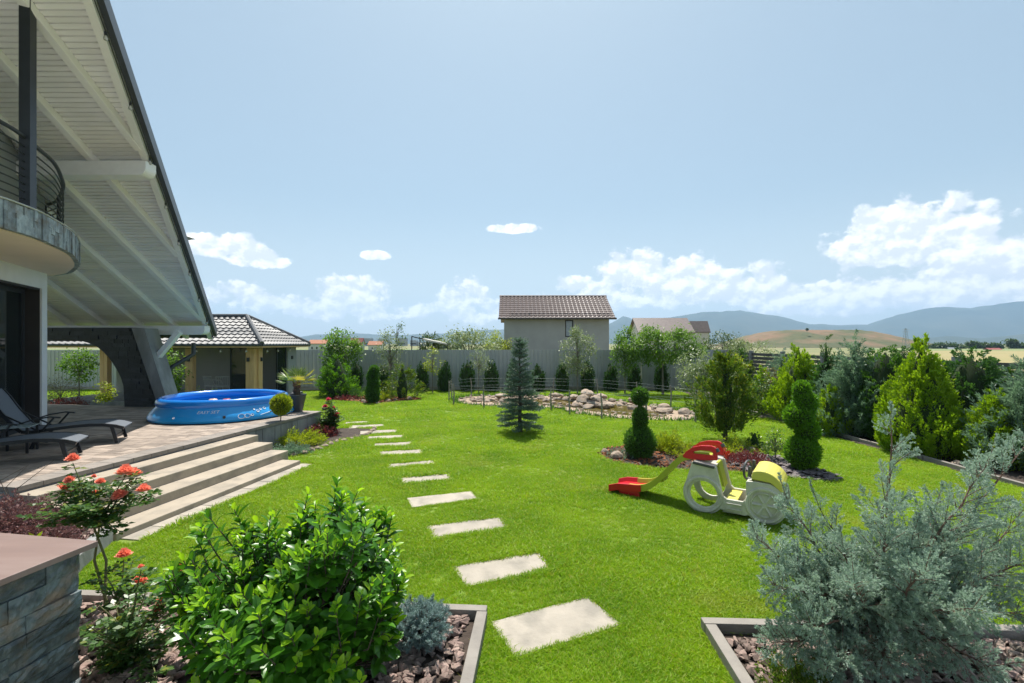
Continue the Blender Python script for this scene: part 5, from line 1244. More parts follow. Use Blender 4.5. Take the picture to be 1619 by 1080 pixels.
# ================================================================== STONE WALL AT THE LEFT FRONT
WCz = 1.1
def L2(x, y, z=0.): return Vector((-2.517, 2.885, 0)) + TX * x + TE * y + Vector((0, 0, z))
sw = root('stone_wall', L2(-1, -1), 'low wall clad in blue grey slate with a brown tile cap', 'wall')
MB().prism([L2(-3, -2.4), L2(-.08, -2.4), L2(-.08, -.06), L2(-3, -.06)], (0, 0, WCz - .035)).build('core', M['concrete'], sw)
MB().prism([L2(-3, -2.45, WCz - .034), L2(0, -2.45, WCz - .034), L2(0, 0, WCz - .034), L2(-3, 0, WCz - .034)], (0, 0, .034)).build('cap', M['cap'], sw, bevel=.003)
z_ = 0.; rs_ = random.Random(21)
while z_ < WCz - .05:
    h_ = rs_.choice((.075, .1, .12)); h_ = min(h_, WCz - .037 - z_); y_ = -.052 
    while y_ > -1.7:
        l_ = rs_.choice((.18, .28, .36, .45)); d_ = rs_.uniform(.012, .034)
        a, b = y_ - l_ + .002, y_ - .002; nu, nv = 7, 4; tl = rs_.uniform(-.008, .008); V = []
        for iv in range(nv + 1):
            for iu in range(nu + 1):
                fu, fv = iu / nu, iv / nv; ed = iu in (0, nu) or iv in (0, nv)
                V.append(L2(-.08 + d_ + tl * (fu - .5) + (rs_.uniform(-.006, .006) if not ed else rs_.uniform(-.009, -.001)), a + (b - a) * fu, z_ + .002 + (h_ - .004) * fv))
        n1 = nu + 1; F = [(q * n1 + p, q * n1 + p + 1, (q + 1) * n1 + p + 1, (q + 1) * n1 + p) for q in range(nv) for p in range(nu)]
        ringi = [p for p in range(n1)] + [q * n1 + nu for q in range(1, nv + 1)] + [nv * n1 + p for p in range(nu - 1, -1, -1)] + [q * n1 for q in range(nv - 1, 0, -1)]
        k0 = len(V); V += [V[q] - TX * (.07 * 0 + d_ + .001) for q in ringi]; m_ = len(ringi)
        F += [(ringi[q], ringi[(q + 1) % m_], k0 + (q + 1) % m_, k0 + q) for q in range(m_)]
        MB().add(V, F).build('slate_stone', M['slate'], sw); y_ -= l_
    z_ += h_
# ================================================================== PLANTS
def G(px, py): p = gp(px, py); return (p.x, p.y, 0.0)
def hz(py, d): return CAMH - (py - HY) / FPX * d
# ---- thuja columns along the back fence
THX = [(519, .95), (563, 1.0), (606, .95), (667, 1.0), (703, 1.0), (739, 1.12), (777, 1.05), (812, 1.0), (851, 1.0), (889, .98), (929, 1.0), (966, 1.03), (1003, 1.0), (1046, 1.04)]
proto = []
for k in range(3):
    proto.append(dense_conifer('thuja_column', 'x', 'thuja', (0, 0, 0), 1.48, col_prof(.33), LM['thuja'], 'thuja columns along the back fence', K=170, m=30, plume=.2, leaf=.05, wid=.4, up=1., outw=.35, prad=.22, lobes=.06, corek=.8))
used = 0
for i, (px, s_) in enumerate(THX):
    d = 22.45; x = (px - CX) / FPX * d
    r = proto[i] if i < 3 else copy_tree(proto[i % 3]); r.location = (x, d, 0); r.rotation_euler = (0, 0, i * 1.3); r.scale = (s_ * .95, s_ * .95, s_ * (1 + .05 * math.sin(i * 2.1)))
    r["label"] = f'dark clipped thuja column at the grey fence, {ORD[i] if i else "first"} from the left'
# ---- trees and shrubs before the fence, left to right
def tree(name, label, px, d, top, cc, cr, mat, **k): 
    x = (px - CX) / FPX * d; return leafy_tree(name, label, (x, d, 0), hz(top, d), cc, cr, mat, **k)
tree('leafy_tree', 'bright green leafy tree rising behind the conifer of the left bed', 540, 21.4, 520, 2.0, (.85, .7, .95), LM['tree'], K=85, m=42, leaf=.12, clump=.26)
tree('young_birch', 'slender airy young tree with sparse crown above the fence', 618, 21.9, 510, 1.9, (.65, .5, 1.15), LM['silver'], K=75, m=22, leaf=.085, clump=.24)
tree('young_birch', 'whippy leader of a second slim young tree leaning right over the fence', 627, 22.2, 506, 2.75, (.42, .3, .7), LM['rose'], K=22, m=12, leaf=.09, clump=.14, tr=.02)
tree('young_fruit_tree', 'small pale green sapling between the first thuja columns behind the conifer', 684, 21.9, 555, 1.5, (.38, .38, .55), LM['yellowgreen'], K=26, m=18, leaf=.09, clump=.18, tr=.022)
tree('young_fruit_tree', 'thin grey leaved sapling left of the blue spruce', 757, 21.9, 553, 1.45, (.5, .45, .6), LM['silver'], K=34, m=22, leaf=.07, clump=.2, tr=.024)
tree('young_pear_tree', 'oval silvery green tree in front of the grey neighbour house', 913, 21.6, 515, 1.95, (.72, .6, 1.12), LM['silver'], K=90, m=34, leaf=.09, clump=.24, tr=.03)
tree('young_pear_tree', 'upright dark green tree right of the grey neighbour house', 988, 21.6, 512, 2.0, (.5, .5, 1.15), LM['tree'], K=80, m=36, leaf=.095, clump=.22, tr=.035)
tree('spreading_tree', 'wide spreading tree with drooping bright green leaves at the fence', 1048, 21.0, 512, 2.2, (1.75, 1.0, .82), LM['tree'], K=170, m=44, leaf=.15, wid=.32, clump=.3, tr=.05, droop=.9)
tree('silver_shrub_tree', 'loose silver leaved shrub at the right end of the pond', 1112, 17.5, 556, 1.15, (1.0, .8, .98), LM['silver'], K=110, m=40, leaf=.085, clump=.24, tr=.03, bark='barkpale', open_=.2)
tree('garden_shrub', 'yellowish upright shrub at the fence corner behind the pine', 1160, 18.5, 548, 1.05, (.62, .6, .95), LM['yellowgreen'], K=60, m=36, leaf=.08, clump=.2, tr=.03)
# behind the fence
tree('round_tree', 'round grey green tree behind the fence left of the house', 742, 30, 522, 1.7, (2.0, 1.4, 1.55), LM['silver'], K=150, m=40, leaf=.15, clump=.42, tr=.08)
tree('dark_tree', 'small dark tree beside the metal frame behind the fence', 685, 31, 530, 2.0, (.9, .8, .95), LM['farleaf'], K=60, m=36, leaf=.15, clump=.3, tr=.06)
tree('yellow_tree', 'yellow green tree at the left corner of the grey house', 786, 32.5, 528, 2.0, (.9, .8, 1.1), LM['yellowgreen'], K=70, m=40, leaf=.13, clump=.32, tr=.06)
tree('far_bush_tree', 'dark bushy tree behind the fence right of the white house', 1142, 36, 526, 1.9, (1.6, 1.2, 1.35), LM['farleaf'], K=100, m=40, leaf=.15, clump=.4, tr=.07)
tree('far_bush_tree', 'olive bush behind the slat fence left of the spoil heap', 1185, 34, 536, 1.4, (1.7, 1.2, 1.2), LM['silver'], K=100, m=40, leaf=.14, clump=.4, tr=.07)
for k, (px, pt, w_) in enumerate(((1276, 519.3, 2), (1485, 544, 12), (1510, 545, 14), (1538, 541, 10), (1556, 545, 12), (1600, 538, 8), (1612, 545, 10), (1458, 546, 12), (1575, 545, 9), (700, 545, 8), (722, 546, 8), (505, 545, 7))):
    d = 262 if k == 0 else 205.; zt = hz(pt, d); x = (px - CX) / FPX * d; rr_ = w_ / FPX * d * .7
    b = 9.3 if k == 0 else 0
    leafy_tree('distant_tree', f'distant tree on the plain, {["alone on top of the spoil heap", "above the golden thuja", "left of the pale shed", "taller dome left of the red shed", "just left of the red shed", "tall poplar shape at the right edge", "low dome at the far right edge", "beside the foot of the pylon", "behind the red shed", "right of the metal frame", "left of the round grey green tree", "left of the leafy conifer"][k]}', (x, d, b), zt - b, (zt - b) * .55, (rr_, rr_, (zt - b) * .45), LM['farleaf'], group='distant trees on the plain', K=40, m=26, leaf=.9 if k else .3, clump=1.1 if k else .35, tr=.2 if k else .06, wid=.7)
# ---- left island bed
dense_conifer('garden_conifer', 'broad yellow green conifer in the left mulch bed', 'conifer', G(534, 629), 1.95, cone_prof(.82, .75), LM['bright'], K=170, m=40, plume=.34, leaf=.075, up=.7, outw=.8, prad=.3, inner=.55)
lumps('spiral_topiary', 'narrow spiral clipped thuja in the left mulch bed', 'topiary', G(589, 638), [(0, 0, .38, .27, .42), (.04, 0, .80, .23, .25), (-.02, .03, 1.02, .22, .24), (.05, 0, 1.25, .2, .22)], LM['green'], leaf=.06, dens=2200)
dense_conifer('garden_conifer', 'open bushy conifer right of the narrow spiral thuja', 'conifer', G(636, 631), 1.7, cone_prof(.78, .8), LM['pine'], K=130, m=36, plume=.34, leaf=.075, up=.6, outw=.9, prad=.3, inner=.45, corek=.3)
low_shrub('dark_shrub', 'small dark shrub left of the narrow spiral thuja', G(566, 631), .3, .3, LM['darkgreen'], plume=.45, K=40)
low_shrub('golden_shrub', 'small round golden shrub right of the narrow spiral thuja', G(608, 634), .26, .22, LM['yellowgreen'], plume=.26, K=50)
low_shrub('heather', 'reddish heather clump at the left of the left bed', G(548, 633), .45, .12, LM['purple'], plume=.18, K=40)
# ---- blue spruce
def spruce(label, loc, h, r0, mat):
    r = root('blue_spruce', loc, label, 'spruce'); L = Vector(loc); P, D, Ln = [], [], []; br = MB(); z = .26
    while z < h * .97:
        f = (z - .26) / (h - .26); R_ = r0 * (1 - f) ** .95 * random.uniform(.85, 1.08) + .015; n = 9 if f < .6 else 6; a0 = random.random() * 6
        for k in range(n):
            a = a0 + k * 6.283 / n + random.uniform(-.2, .2); el_ = .12 + .55 * f - .22 * (1 - f); d = np.array([math.cos(a) * math.cos(el_), math.sin(a) * math.cos(el_), math.sin(el_)]); ln = R_ * random.uniform(.68, 1.14); b = np.array([0, 0, z])
            b[2] += random.uniform(-.06, .06); br.tube([tuple(b), tuple(b + d * ln)], [.008, .003], 4); sd = np.cross(d, [0, 0, 1.]); nt = max(4, int(ln / .05))
            for j in range(nt):
                s_ = (j + .6) / nt
                if s_ < .22 and f < .8: continue
                for sg in (-1, 1, 0):
                    tl = (.20 * (1.05 - s_) + .06) if sg else .08; td = d * .75 + sd * sg * .8 + np.array([0, 0, .04 - .12 * (1 - f)]); td /= np.linalg.norm(td); o_ = b + d * ln * s_
                    m_ = 9; q = (np.arange(m_) + rng.random(m_)) / m_; P.append(o_ + td * (q * tl)[:, None]); nd = td * .7 + unit(rng.normal(size=(m_, 3))) * .75 + np.array([0, 0, .2]); D.append(nd)
        z += h * .042 * random.uniform(.8, 1.2)
    # leader
    q = rng.random(160); P.append(np.stack([q * 0, q * 0, h * .86 + q * h * .14], 1)); D.append(unit(rng.normal(size=(160, 3))) + np.array([0, 0, .8]))
    P, D = np.concatenate(P), np.concatenate(D)
    o = obj('crown', leaf_mesh('crown', leaf_verts(P, D, (.054 * (.7 + .6 * rng.random(len(P)))), .015)), mat); o.location = L; par(o, r)
    o = obj('branches', br.mesh('branches'), M['bark']); o.location = L; par(o, r); o["kind"] = "stuff"; o = obj('trunk', trunk_mesh(h * .9, .045, 0).mesh('trunk', True), M['bark']); o.location = L; par(o, r)
spruce('blue green spruce standing alone in the middle of the lawn', G(822, 685), 2.45, .66, LM['spruce'])
# ---- island bed on the right
dense_conifer('garden_pine', 'open dark pine with upswept branches in the mulch island', 'pine', G(1147, 699), 2.25, lambda q: .72 * np.clip(.5 + q * 2.2, 0, 1) * np.clip((1.02 - q) / .75, 0, 1) ** .75, LM['pine'], K=190, m=80, plume=.46, leaf=.075, wid=.28, up=.95, outw=.65, z0=.26, prad=.2, inner=.4, corek=.3, trunk=.045, lobes=.25)
lumps('ball_topiary', 'three ball clipped thuja at the left of the mulch island', 'topiary', G(1012, 724), [(0, 0, .31, .31, .34), (0, 0, .78, .155, .25), (0, 0, 1.23, .17, .19)], LM['green'], leaf=.045, dens=4200)
lumps('spiral_topiary', 'tall spiral clipped thuja at the right end of the mulch island', 'topiary', G(1269, 744), [(0, 0, .33, .285, .31), (.09, 0, .71, .2, .22), (-.07, 0, .98, .245, .24), (.05, 0, 1.24, .2, .2), (-.02, 0, 1.45, .145, .18)], LM['bright'], leaf=.05, dens=4200, jit=.06)
low_shrub('golden_thuja', 'round golden thuja behind the ball topiary', G(1057, 714), .26, .34, LM['yellowgreen'], K=90, m=34, plume=.24, leaf=.045, up=.9)
low_shrub('golden_juniper', 'low golden juniper under the toy slide', G(1086, 722), .32, .14, LM['yellowgreen'], K=60, m=30, plume=.24, leaf=.04, up=.5, outw=1.)
low_shrub('golden_juniper', 'flat golden juniper stretching right of the pine trunk', G(1163, 716), .45, .14, LM['yellowgreen'], K=80, m=30, plume=.26, leaf=.04, up=.45, outw=1.1)
low_shrub('red_shrub', 'small scarlet leaved shrub beside the red slide guard', G(1140, 724), .16, .12, leafmat('red_leaf', (.4, .03, .02), (.5, .09, .03), .3, tint=(1.1, .8, .7)), K=30, plume=.14)
dense_conifer('dwarf_conifer', 'small dark cone shaped conifer behind the purple barberry', 'conifer', G(1193, 712), .45, cone_prof(.15, .7), LM['darkgreen'], K=70, m=24, plume=.1, leaf=.03, up=1, outw=.4, trunk=.012)
leafy_tree('nandina_shrub', 'twiggy yellow green shrub left of the tall spiral thuja', G(1226, 729), .62, .33, (.25, .22, .3), LM['rose'], K=40, m=18, leaf=.04, clump=.1, tr=.012, cat='shrub', open_=.1)
low_shrub('barberry', 'dark red barberry mound in front of the small cone conifer', G(1184, 734), .42, .2, LM['purple'], K=90, m=34, plume=.16, leaf=.03)
low_shrub('ground_cover', 'grey green creeping plant at the left tip of the mulch island', G(988, 722), .34, .08, LM['bluegreen'], K=60, m=24, plume=.14, leaf=.03, up=.3, outw=1)
# ---- hedge of mixed conifers along the right side
def con(label, px, d, top, r, mat, style='flame', name='hedge_conifer', **k):
    x = (px - CX) / FPX * d; h = hz(top, d); kw = dict(K=int(240 + 90 * r), m=54, plume=.36, leaf=.07, wid=.34, corek=.7, up=.95, outw=.42, prad=.2, inner=.66, lobes=.2)
    if style == 'feather': kw.update(plume=.55, up=.8, outw=.7, prad=.15, wid=.24, leaf=.07, m=70, inner=.45, corek=.45, rnd=.25, lobes=.3)
    if style == 'dense': kw.update(plume=.26, m=40, wid=.45, leaf=.055, up=.6, outw=.8, prad=.35, lobes=.16)
    kw.update(k); return dense_conifer(name, label, 'conifer', (x, d, 0), h, cone_prof(r, kw.pop('p', 1.15), .8, .2), mat, 'conifers in the right hedge', **kw)
con('bright green cone conifer behind the dark leaved shrub', 1206, 16.2, 575, .55, LM['golden'])
con('tall golden green conifer flame behind the tall spiral thuja', 1262, 14.2, 532, .85, LM['golden'], K=440, plume=.4)
con('feathery blue juniper at the slat fence left of the golden conifer', 1238, 17.5, 540, .8, LM['bluegreen'], 'feather')
con('thin dark spruce peeking over the hedge', 1306, 14.6, 519, .55, LM['darkgreen'], 'feather', p=1.1, K=110)
con('dark green filler conifer behind the tall spiral thuja', 1300, 13.4, 560, .6, LM['darkgreen'], 'dense')
con('light green young conifer below the feathery juniper', 1312, 11.9, 598, .36, LM['golden'], K=110)
con('large feathery blue green juniper in the hedge centre', 1350, 11.9, 522, .82, LM['bluegreen'], 'feather', K=480)
con('dark green round topped thuja right of the feathery juniper', 1399, 11.3, 540, .62, LM['green'], 'dense', K=260, p=.5)
con('slim dark thuja squeezed behind the golden flame', 1428, 12.2, 543, .5, LM['darkgreen'], 'dense', p=.5)
con('largest golden green thuja flame of the hedge', 1458, 9.9, 517, .80, LM['golden'], K=620, m=56, plume=.34, leaf=.06)
con('dark green bushy thuja right of the largest golden flame', 1533, 10.0, 545, .72, LM['darkgreen'], 'dense', K=480, p=.5)
con('low dark thuja at the foot of the slat fence', 1580, 10.1, 572, .5, LM['green'], 'dense', p=.5)
con('golden bush near the right edge of the picture', 1572, 8.9, 612, .55, LM['golden'], K=320, leaf=.06)
con('feathery grey blue juniper at the right edge of the picture', 1618, 8.7, 556, .75, LM['bluegreen'], 'feather', K=420)
con('dark filler thuja low between the green thuja and golden flame', 1420, 10.9, 600, .5, LM['darkgreen'], 'dense')
leafy_tree('photinia_shrub', 'dark glossy shrub with pale new leaves at the bed corner', ((1200 - CX) / FPX * 14.9, 14.9, 0), 1.4, .68, (.5, .45, .62), LM['rose'], K=60, m=30, leaf=.075, clump=.18, cat='shrub', tr=.02, open_=.15, bark='bark')
leafy_tree('bronze_shrub', 'bronze leaved shrub between the bright cone and golden flame', ((1222 - CX) / FPX * 15.4, 15.4, 0), 1.5, .75, (.42, .4, .75), leafmat('bronze_leaf', (.10, .10, .03), (.2, .13, .06), .3), K=60, m=30, leaf=.07, clump=.18, cat='shrub', tr=.02, open_=.15, bark='bark')
dense_conifer('thuja_column', 'narrow dark thuja at the corner post of the slat fence', 'thuja', ((1172 - CX) / FPX * 20, 20, 0), 2.2, col_prof(.32), LM['green'], K=120, m=30, plume=.22, leaf=.06, up=1., outw=.35)
dense_conifer('thuja_column', 'small olive thuja beside the corner post', 'thuja', ((1184 - CX) / FPX * 18.5, 18.5, 0), 1.75, col_prof(.26), LM['pine'], K=100, m=30, plume=.2, leaf=.06, up=1., outw=.35)
# ---- terrace bed
p = G(443, 704); lumps('ball_tree', 'golden thuja ball on a thin stem before the terrace wall', 'topiary', p, [(0.02, 0, .92, .225, .235)], LM['yellowgreen'], leaf=.045, dens=5200, trunk=.011, stem=[(0, 0, 0), (.006, 0, .4), (.02, 0, .8)])
low_shrub('golden_juniper', 'bright golden juniper spreading at the terrace wall', G(476, 703), .52, .22, LM['yellowgreen'], K=130, m=40, plume=.24, leaf=.04, up=.45)
low_shrub('creeping_juniper', 'blue green creeping juniper at the end of the steps', G(453, 718), .40, .1, LM['bluegreen'], K=110, m=36, plume=.2, leaf=.035, up=.3, outw=1)
low_shrub('barberry', 'dark red barberry under the pink roses at the terrace end', G(508, 690), .42, .2, LM['purple'], K=80, m=34, plume=.2, leaf=.04)
low_shrub('variegated_shrub', 'white edged shrub in a tub at the pavilion opening', ((322 - CX) / FPX * 16.2, 16.2, 0), .4, .6, leafmat('variegated_leaf', (.12, .2, .06), (.5, .52, .3), .3), K=90, m=30, plume=.4, leaf=.08)
bpy.context.view_layer.update()
# roses ----------------------------------------------------------------
def bloom_mesh(seed, R_=.055):
    r_ = random.Random(seed); m = MB()
    for ring, (n, rad, h, open_) in enumerate(((7, .95, .0, .9), (7, .86, .25, .66), (7, .72, .5, .5), (6, .5, .72, .34), (4, .28, .9, .15))):
        for k in range(n):
            a = 2 * math.pi * k / n + ring * .5 + r_.uniform(-.15, .15); W_ = rad * R_ * 1.5 * math.sin(math.pi / n) * 1.2 + .006; L_ = R_ * (.75 + .2 * r_.random())
            d = Vector((math.cos(a), math.sin(a), 0)); s = Vector((-d.y, d.x, 0)); rows = []
            for i in range(4):
                f = i / 3; o = d * (rad * R_ * (.25 + .75 * f * open_ + .1)) + Vector((0, 0, h * R_ * .4 + L_ * (f * (1.1 - .45 * open_) - .35 * open_ * f * f))); wv = W_ * (.5 + .9 * f - .55 * f * f)
                rows.append([o - s * wv, o - d * .004 * (1 if 0 < i < 3 else 0) , o + s * wv])
            vs = [v for q in rows for v in q]; m.add(vs, [(3 * i + j, 3 * i + j + 1, 3 * i + j + 4, 3 * i + j + 3) for i in range(3) for j in range(2)])
    return m.mesh('bloom', True, fix=False)
petal = leafmat('coral_petal', (.86, .26, .17), (.93, .46, .34), .35, rough=.5, tint=(1.1, .8, .7), patch=9); petalp = leafmat('pink_petal', (.66, .03, .12), (.8, .16, .25), .3, rough=.5, tint=(1.1, .8, .8))
BL = [with_mat(bloom_mesh(i), petal) for i in range(3)]; BLP = [with_mat(bloom_mesh(5), petalp)]
def rose(label, base, stems, blooms, nleaf=26, lo=.12, trunks=(), leaf=.05, bl=BL, bs=1., name='rose_bush', group=None):
    """stems: list of polylines; leaves sit along them in threes and fives"""
    r = root(name, base, label, 'rose', group); P, D = [], []
    for st in trunks: MB().tube(st, [.012, .010, .008], 7).build('stem', M['stem'], r, True)
    for st in stems:
        MB().tube(st, [.008 - .005 * i / (len(st) - 1) for i in range(len(st))], 6).build('stem', M['stem'], r, True)
        seg = [Vector(q) for q in st]; tot = sum((b - a).length for a, b in zip(seg, seg[1:]))
        for k in range(int(nleaf * tot)):
            f = random.uniform(lo, 1) ** .8 * (len(seg) - 1); i = min(int(f), len(seg) - 2); o = seg[i].lerp(seg[i + 1], f - i)
            a = random.random() * 6.28; d = Vector((math.cos(a), math.sin(a), random.uniform(-.1, .5))).normalized(); pl = random.uniform(.05, .11); s = d.cross(Vector((0, 0, 1)))
            for (t_, sd) in ((.45, 1), (.45, -1), (.8, 1), (.8, -1), (1, 0)): P.append(tuple(o + d * pl * t_)); D.append(tuple(d * (.5 if sd else 1) + s * sd + Vector((0, 0, random.uniform(-.3, .2)))))
    n = len(P); ll = leaf * (.7 + .5 * rng.random(n)); hint = np.tile(np.array([0, 0, 1.]), (n, 1))
    obj('foliage', leaf_mesh('foliage', leaf_verts(np.array(P), np.array(D), ll, ll * .62, .12, hint)), LM['rose'], r)
    for (q, s_) in blooms: obj('bloom', random.choice(bl), None, r, q, (random.uniform(-.5, .2), random.uniform(-.4, .4), random.uniform(0, 6)), s_ * bs)
M['stem'] = pm('rose_stem', (.16, .17, .06), (.11, .10, .04), rough=.7)
def bush(label, base, cen, rad, blooms, n, depth, nleaf=30, tall=False, **k):
    B = Vector(base); stems = []; bl_ = []; trunks = []
    for (px, py, s_) in blooms:
        e = at(px, py, depth + random.uniform(-.12, .12)); bl_.append((e, s_)); m1 = B.lerp(e, .45) + Vector((random.uniform(-.06, .06), random.uniform(-.06, .06), .08)); stems.append([B, m1, e.lerp(m1, .3), e - Vector((0, 0, .02))] if not tall else [Vector(cen) + Vector((random.uniform(-.08, .08), random.uniform(-.08, .08), -.16)), (Vector(cen) - Vector((0, 0, .1))).lerp(e, .55) + Vector((0, 0, -.03)), e - Vector((0, 0, .02))])
    for i in range(n):
        v = Vector(unit(rng.normal(size=3))); e = Vector(cen) + Vector((v.x * rad[0], v.y * rad[0], v.z * rad[1])); m1 = B.lerp(Vector(cen), .6) + Vector((random.uniform(-.1, .1), random.uniform(-.1, .1), 0)); stems.append([B, m1, e] if not tall else [Vector(cen) + Vector((random.uniform(-.08, .08), random.uniform(-.08, .08), -.16)), Vector(cen).lerp(e, .5) - Vector((0, 0, .04)), e])
    if tall:
        for q in range(2): trunks.append([B + Vector((q * .05, 0, 0)), B.lerp(Vector(cen), .5) + Vector((.05 - q * .1, 0, 0)), Vector(cen) + Vector((q * .06 - .03, 0, -.15))])
    rose(label, base, stems, bl_, nleaf, trunks=trunks, **k)
rb = Vector((-3.42, 3.98, .02))
bush('tall coral rose with big open blooms in front of the steps', rb, at(152, 800, 4.0), (.42, .26), [(103, 774, 1.15), (198, 750, 1.2), (212, 752, 1.0), (190, 785, 1.0), (227, 777, .95), (115, 728, .9), (158, 764, .7), (110, 760, .65), (150, 781, .6), (148, 754, .35)], 20, 4.0, 44, lo=.1, tall=True)
bush('lower coral rose beside the slate wall, two blooms above the gravel', (-3.2, 3.75, .02), at(190, 930, 3.75), (.22, .2), [(196, 880, .95), (219, 922, 1.0)], 8, 3.75, 24, tall=True)
bush('sparse ground level rose between the slate wall and the laurel', (-2.75, 3.3, .02), at(215, 1010, 3.3), (.42, .3), [(281, 903, .7), (257, 950, .7), (253, 964, .75), (196, 1034, .55), (200, 1042, .6), (223, 897, .35)], 20, 3.3, 34)
b5 = gp(523, 686); bush('pink rose bush at the far end of the terrace wall', (b5.x, b5.y, 0), at(524, 663, b5.y), (.3, .26), [(520, 633, 1.2), (514, 644, 1.2), (530, 660, 1.5), (533, 655, 1.), (527, 645, .8)], 20, b5.y, 60, leaf=.06, bl=BLP)
# barberry and small plants in the left bed
low_shrub('mauve_barberry', 'mauve barberry arching over the gravel beside the terrace', (-5.5, 5.2, .13), .62, .42, LM['mauve'], K=420, m=46, plume=.26, leaf=.026, wid=.6, up=.4)
low_shrub('mauve_barberry', 'small mauve barberry sprig close behind the wall cap', (-4.95, 5.02, .13), .3, .2, LM['mauve'], K=130, m=40, plume=.16, leaf=.02, wid=.6, up=.4)
low_shrub('green_perennial', 'fresh green leafy perennial behind the wall cap', (-4.75, 4.55, .13), .16, .12, LM['yellowgreen'], K=30, m=14, plume=.2, leaf=.08, wid=.3)
ar = root('barberry_twig', gp(20, 800, .13), 'thin arching barberry twigs reaching over the terrace paving', 'twig')
for (x1, y1, x2, y2) in ((10, 770, 45, 735), (28, 772, 85, 728), (0, 760, 42, 737)): MB().tube([at(20, 800, 5.5), at(x1, y1, 5.6), at(x2, y2, 5.7)], [.006, .004, .002], 5).build('twig', M['bark'], ar)
# plants seen through the arch
leafy_tree('young_tree', 'young tree seen through the arch under the roof', ((125 - CX) / FPX * 19, 19, 0), 2.2, 1.35, (.7, .6, .68), LM['tree'], K=60, m=30, leaf=.1, clump=.22, tr=.03)
leafy_tree('flowering_shrub', 'pale flowering shrub beside the white wall end', ((96 - CX) / FPX * 17, 17, 0), 1.2, .58, (.6, .5, .55), leafmat('pale_leaf', (.16, .2, .1), (.5, .42, .36), .3), K=60, m=30, leaf=.06, clump=.18, cat='shrub', tr=.015)
low_shrub('red_perennial', 'reddish perennial under the flowering shrub', ((103 - CX) / FPX * 16, 16, 0), .5, .3, LM['purple'], plume=.4, leaf=.06)
leafy_tree('young_bush', 'small lime green sapling on the lawn seen through the arch', ((166 - CX) / FPX * 15.6, 15.6, 0), 1.0, .7, (.22, .2, .36), LM['yellowgreen'], K=24, m=18, leaf=.08, clump=.14, cat='shrub', tr=.01)
leafy_tree('dark_tree', 'dark leafy tree behind the strut beside the pavilion', ((262 - CX) / FPX * 15.9, 15.9, 0), 2.2, 1.3, (.6, .5, .8), LM['tree'], K=60, m=34, leaf=.1, clump=.22, tr=.03)
# ---- weeds along the pond's kerb
P = []
for i in range(len(PONDP)):
    a, b = np.array(PONDP[i]), np.array(PONDP[(i + 1) % len(PONDP)])
    for k in range(40): P.append(a + (b - a) * random.random() + rng.normal(size=2) * .09)
P = np.array(P); n = len(P); P3 = np.concatenate([P, np.zeros((n, 1))], 1); pt = .06 + .16 * rng.random(n) ** 2
o = obj('edge_weeds', leaf_mesh('edge_weeds', leaf_verts(P3, rng.normal(size=(n, 3)) * .35 + np.array([0, 0, 1]), pt, .03)), LM['green']); tag(o, 'tufts of taller weeds along the pond edge', 'weeds', kind='stuff')
# ---- dwarf blue spruce in the front gravel
def dwarf(loc, R_):
    r = root('dwarf_spruce', loc, 'dwarf blue spruce cushion in the front gravel bed', 'spruce'); L = Vector(loc); P, D = [], []; br = MB()
    for k in range(430):
        d = unit(rng.normal(size=3)); d[2] = d[2] * .8 + .18; c0 = np.array([0, 0, R_ * .75]); rr_ = R_ * (.45 + .5 * random.random()); e = c0 + d * rr_ * np.array([1, 1, .85])
        ax = unit(d + np.array([0, 0, .3]) + rng.normal(size=3) * .4); ln = R_ * random.uniform(.18, .3)
        if k % 3 == 0: br.tube([tuple(c0 * .4), tuple(c0 + (e - c0) * .6), tuple(e + ax * ln)], [.006, .004, .002], 4)
        m_ = 70; q = rng.random(m_); P.append(e + ax * (q * ln)[:, None]); sd = unit(rng.normal(size=(m_, 3))); D.append(ax * .75 + sd * .9)
    P, D = np.concatenate(P), np.concatenate(D); ok = P[:, 2] > .02
    o = obj('crown', leaf_mesh('crown', leaf_verts(P[ok], D[ok], .022 * (.7 + .6 * rng.random(ok.sum())), .0035)), LM['dwarf']); o.location = L; par(o, r)
    br.tube([(0, 0, 0), (0, 0, R_ * .8)], [.014, .008], 6); o = obj('branches', br.mesh('branches'), M['bark']); o.location = L; par(o, r); o["kind"] = "stuff"
dwarf((-.68, 3.52, .03), .215)
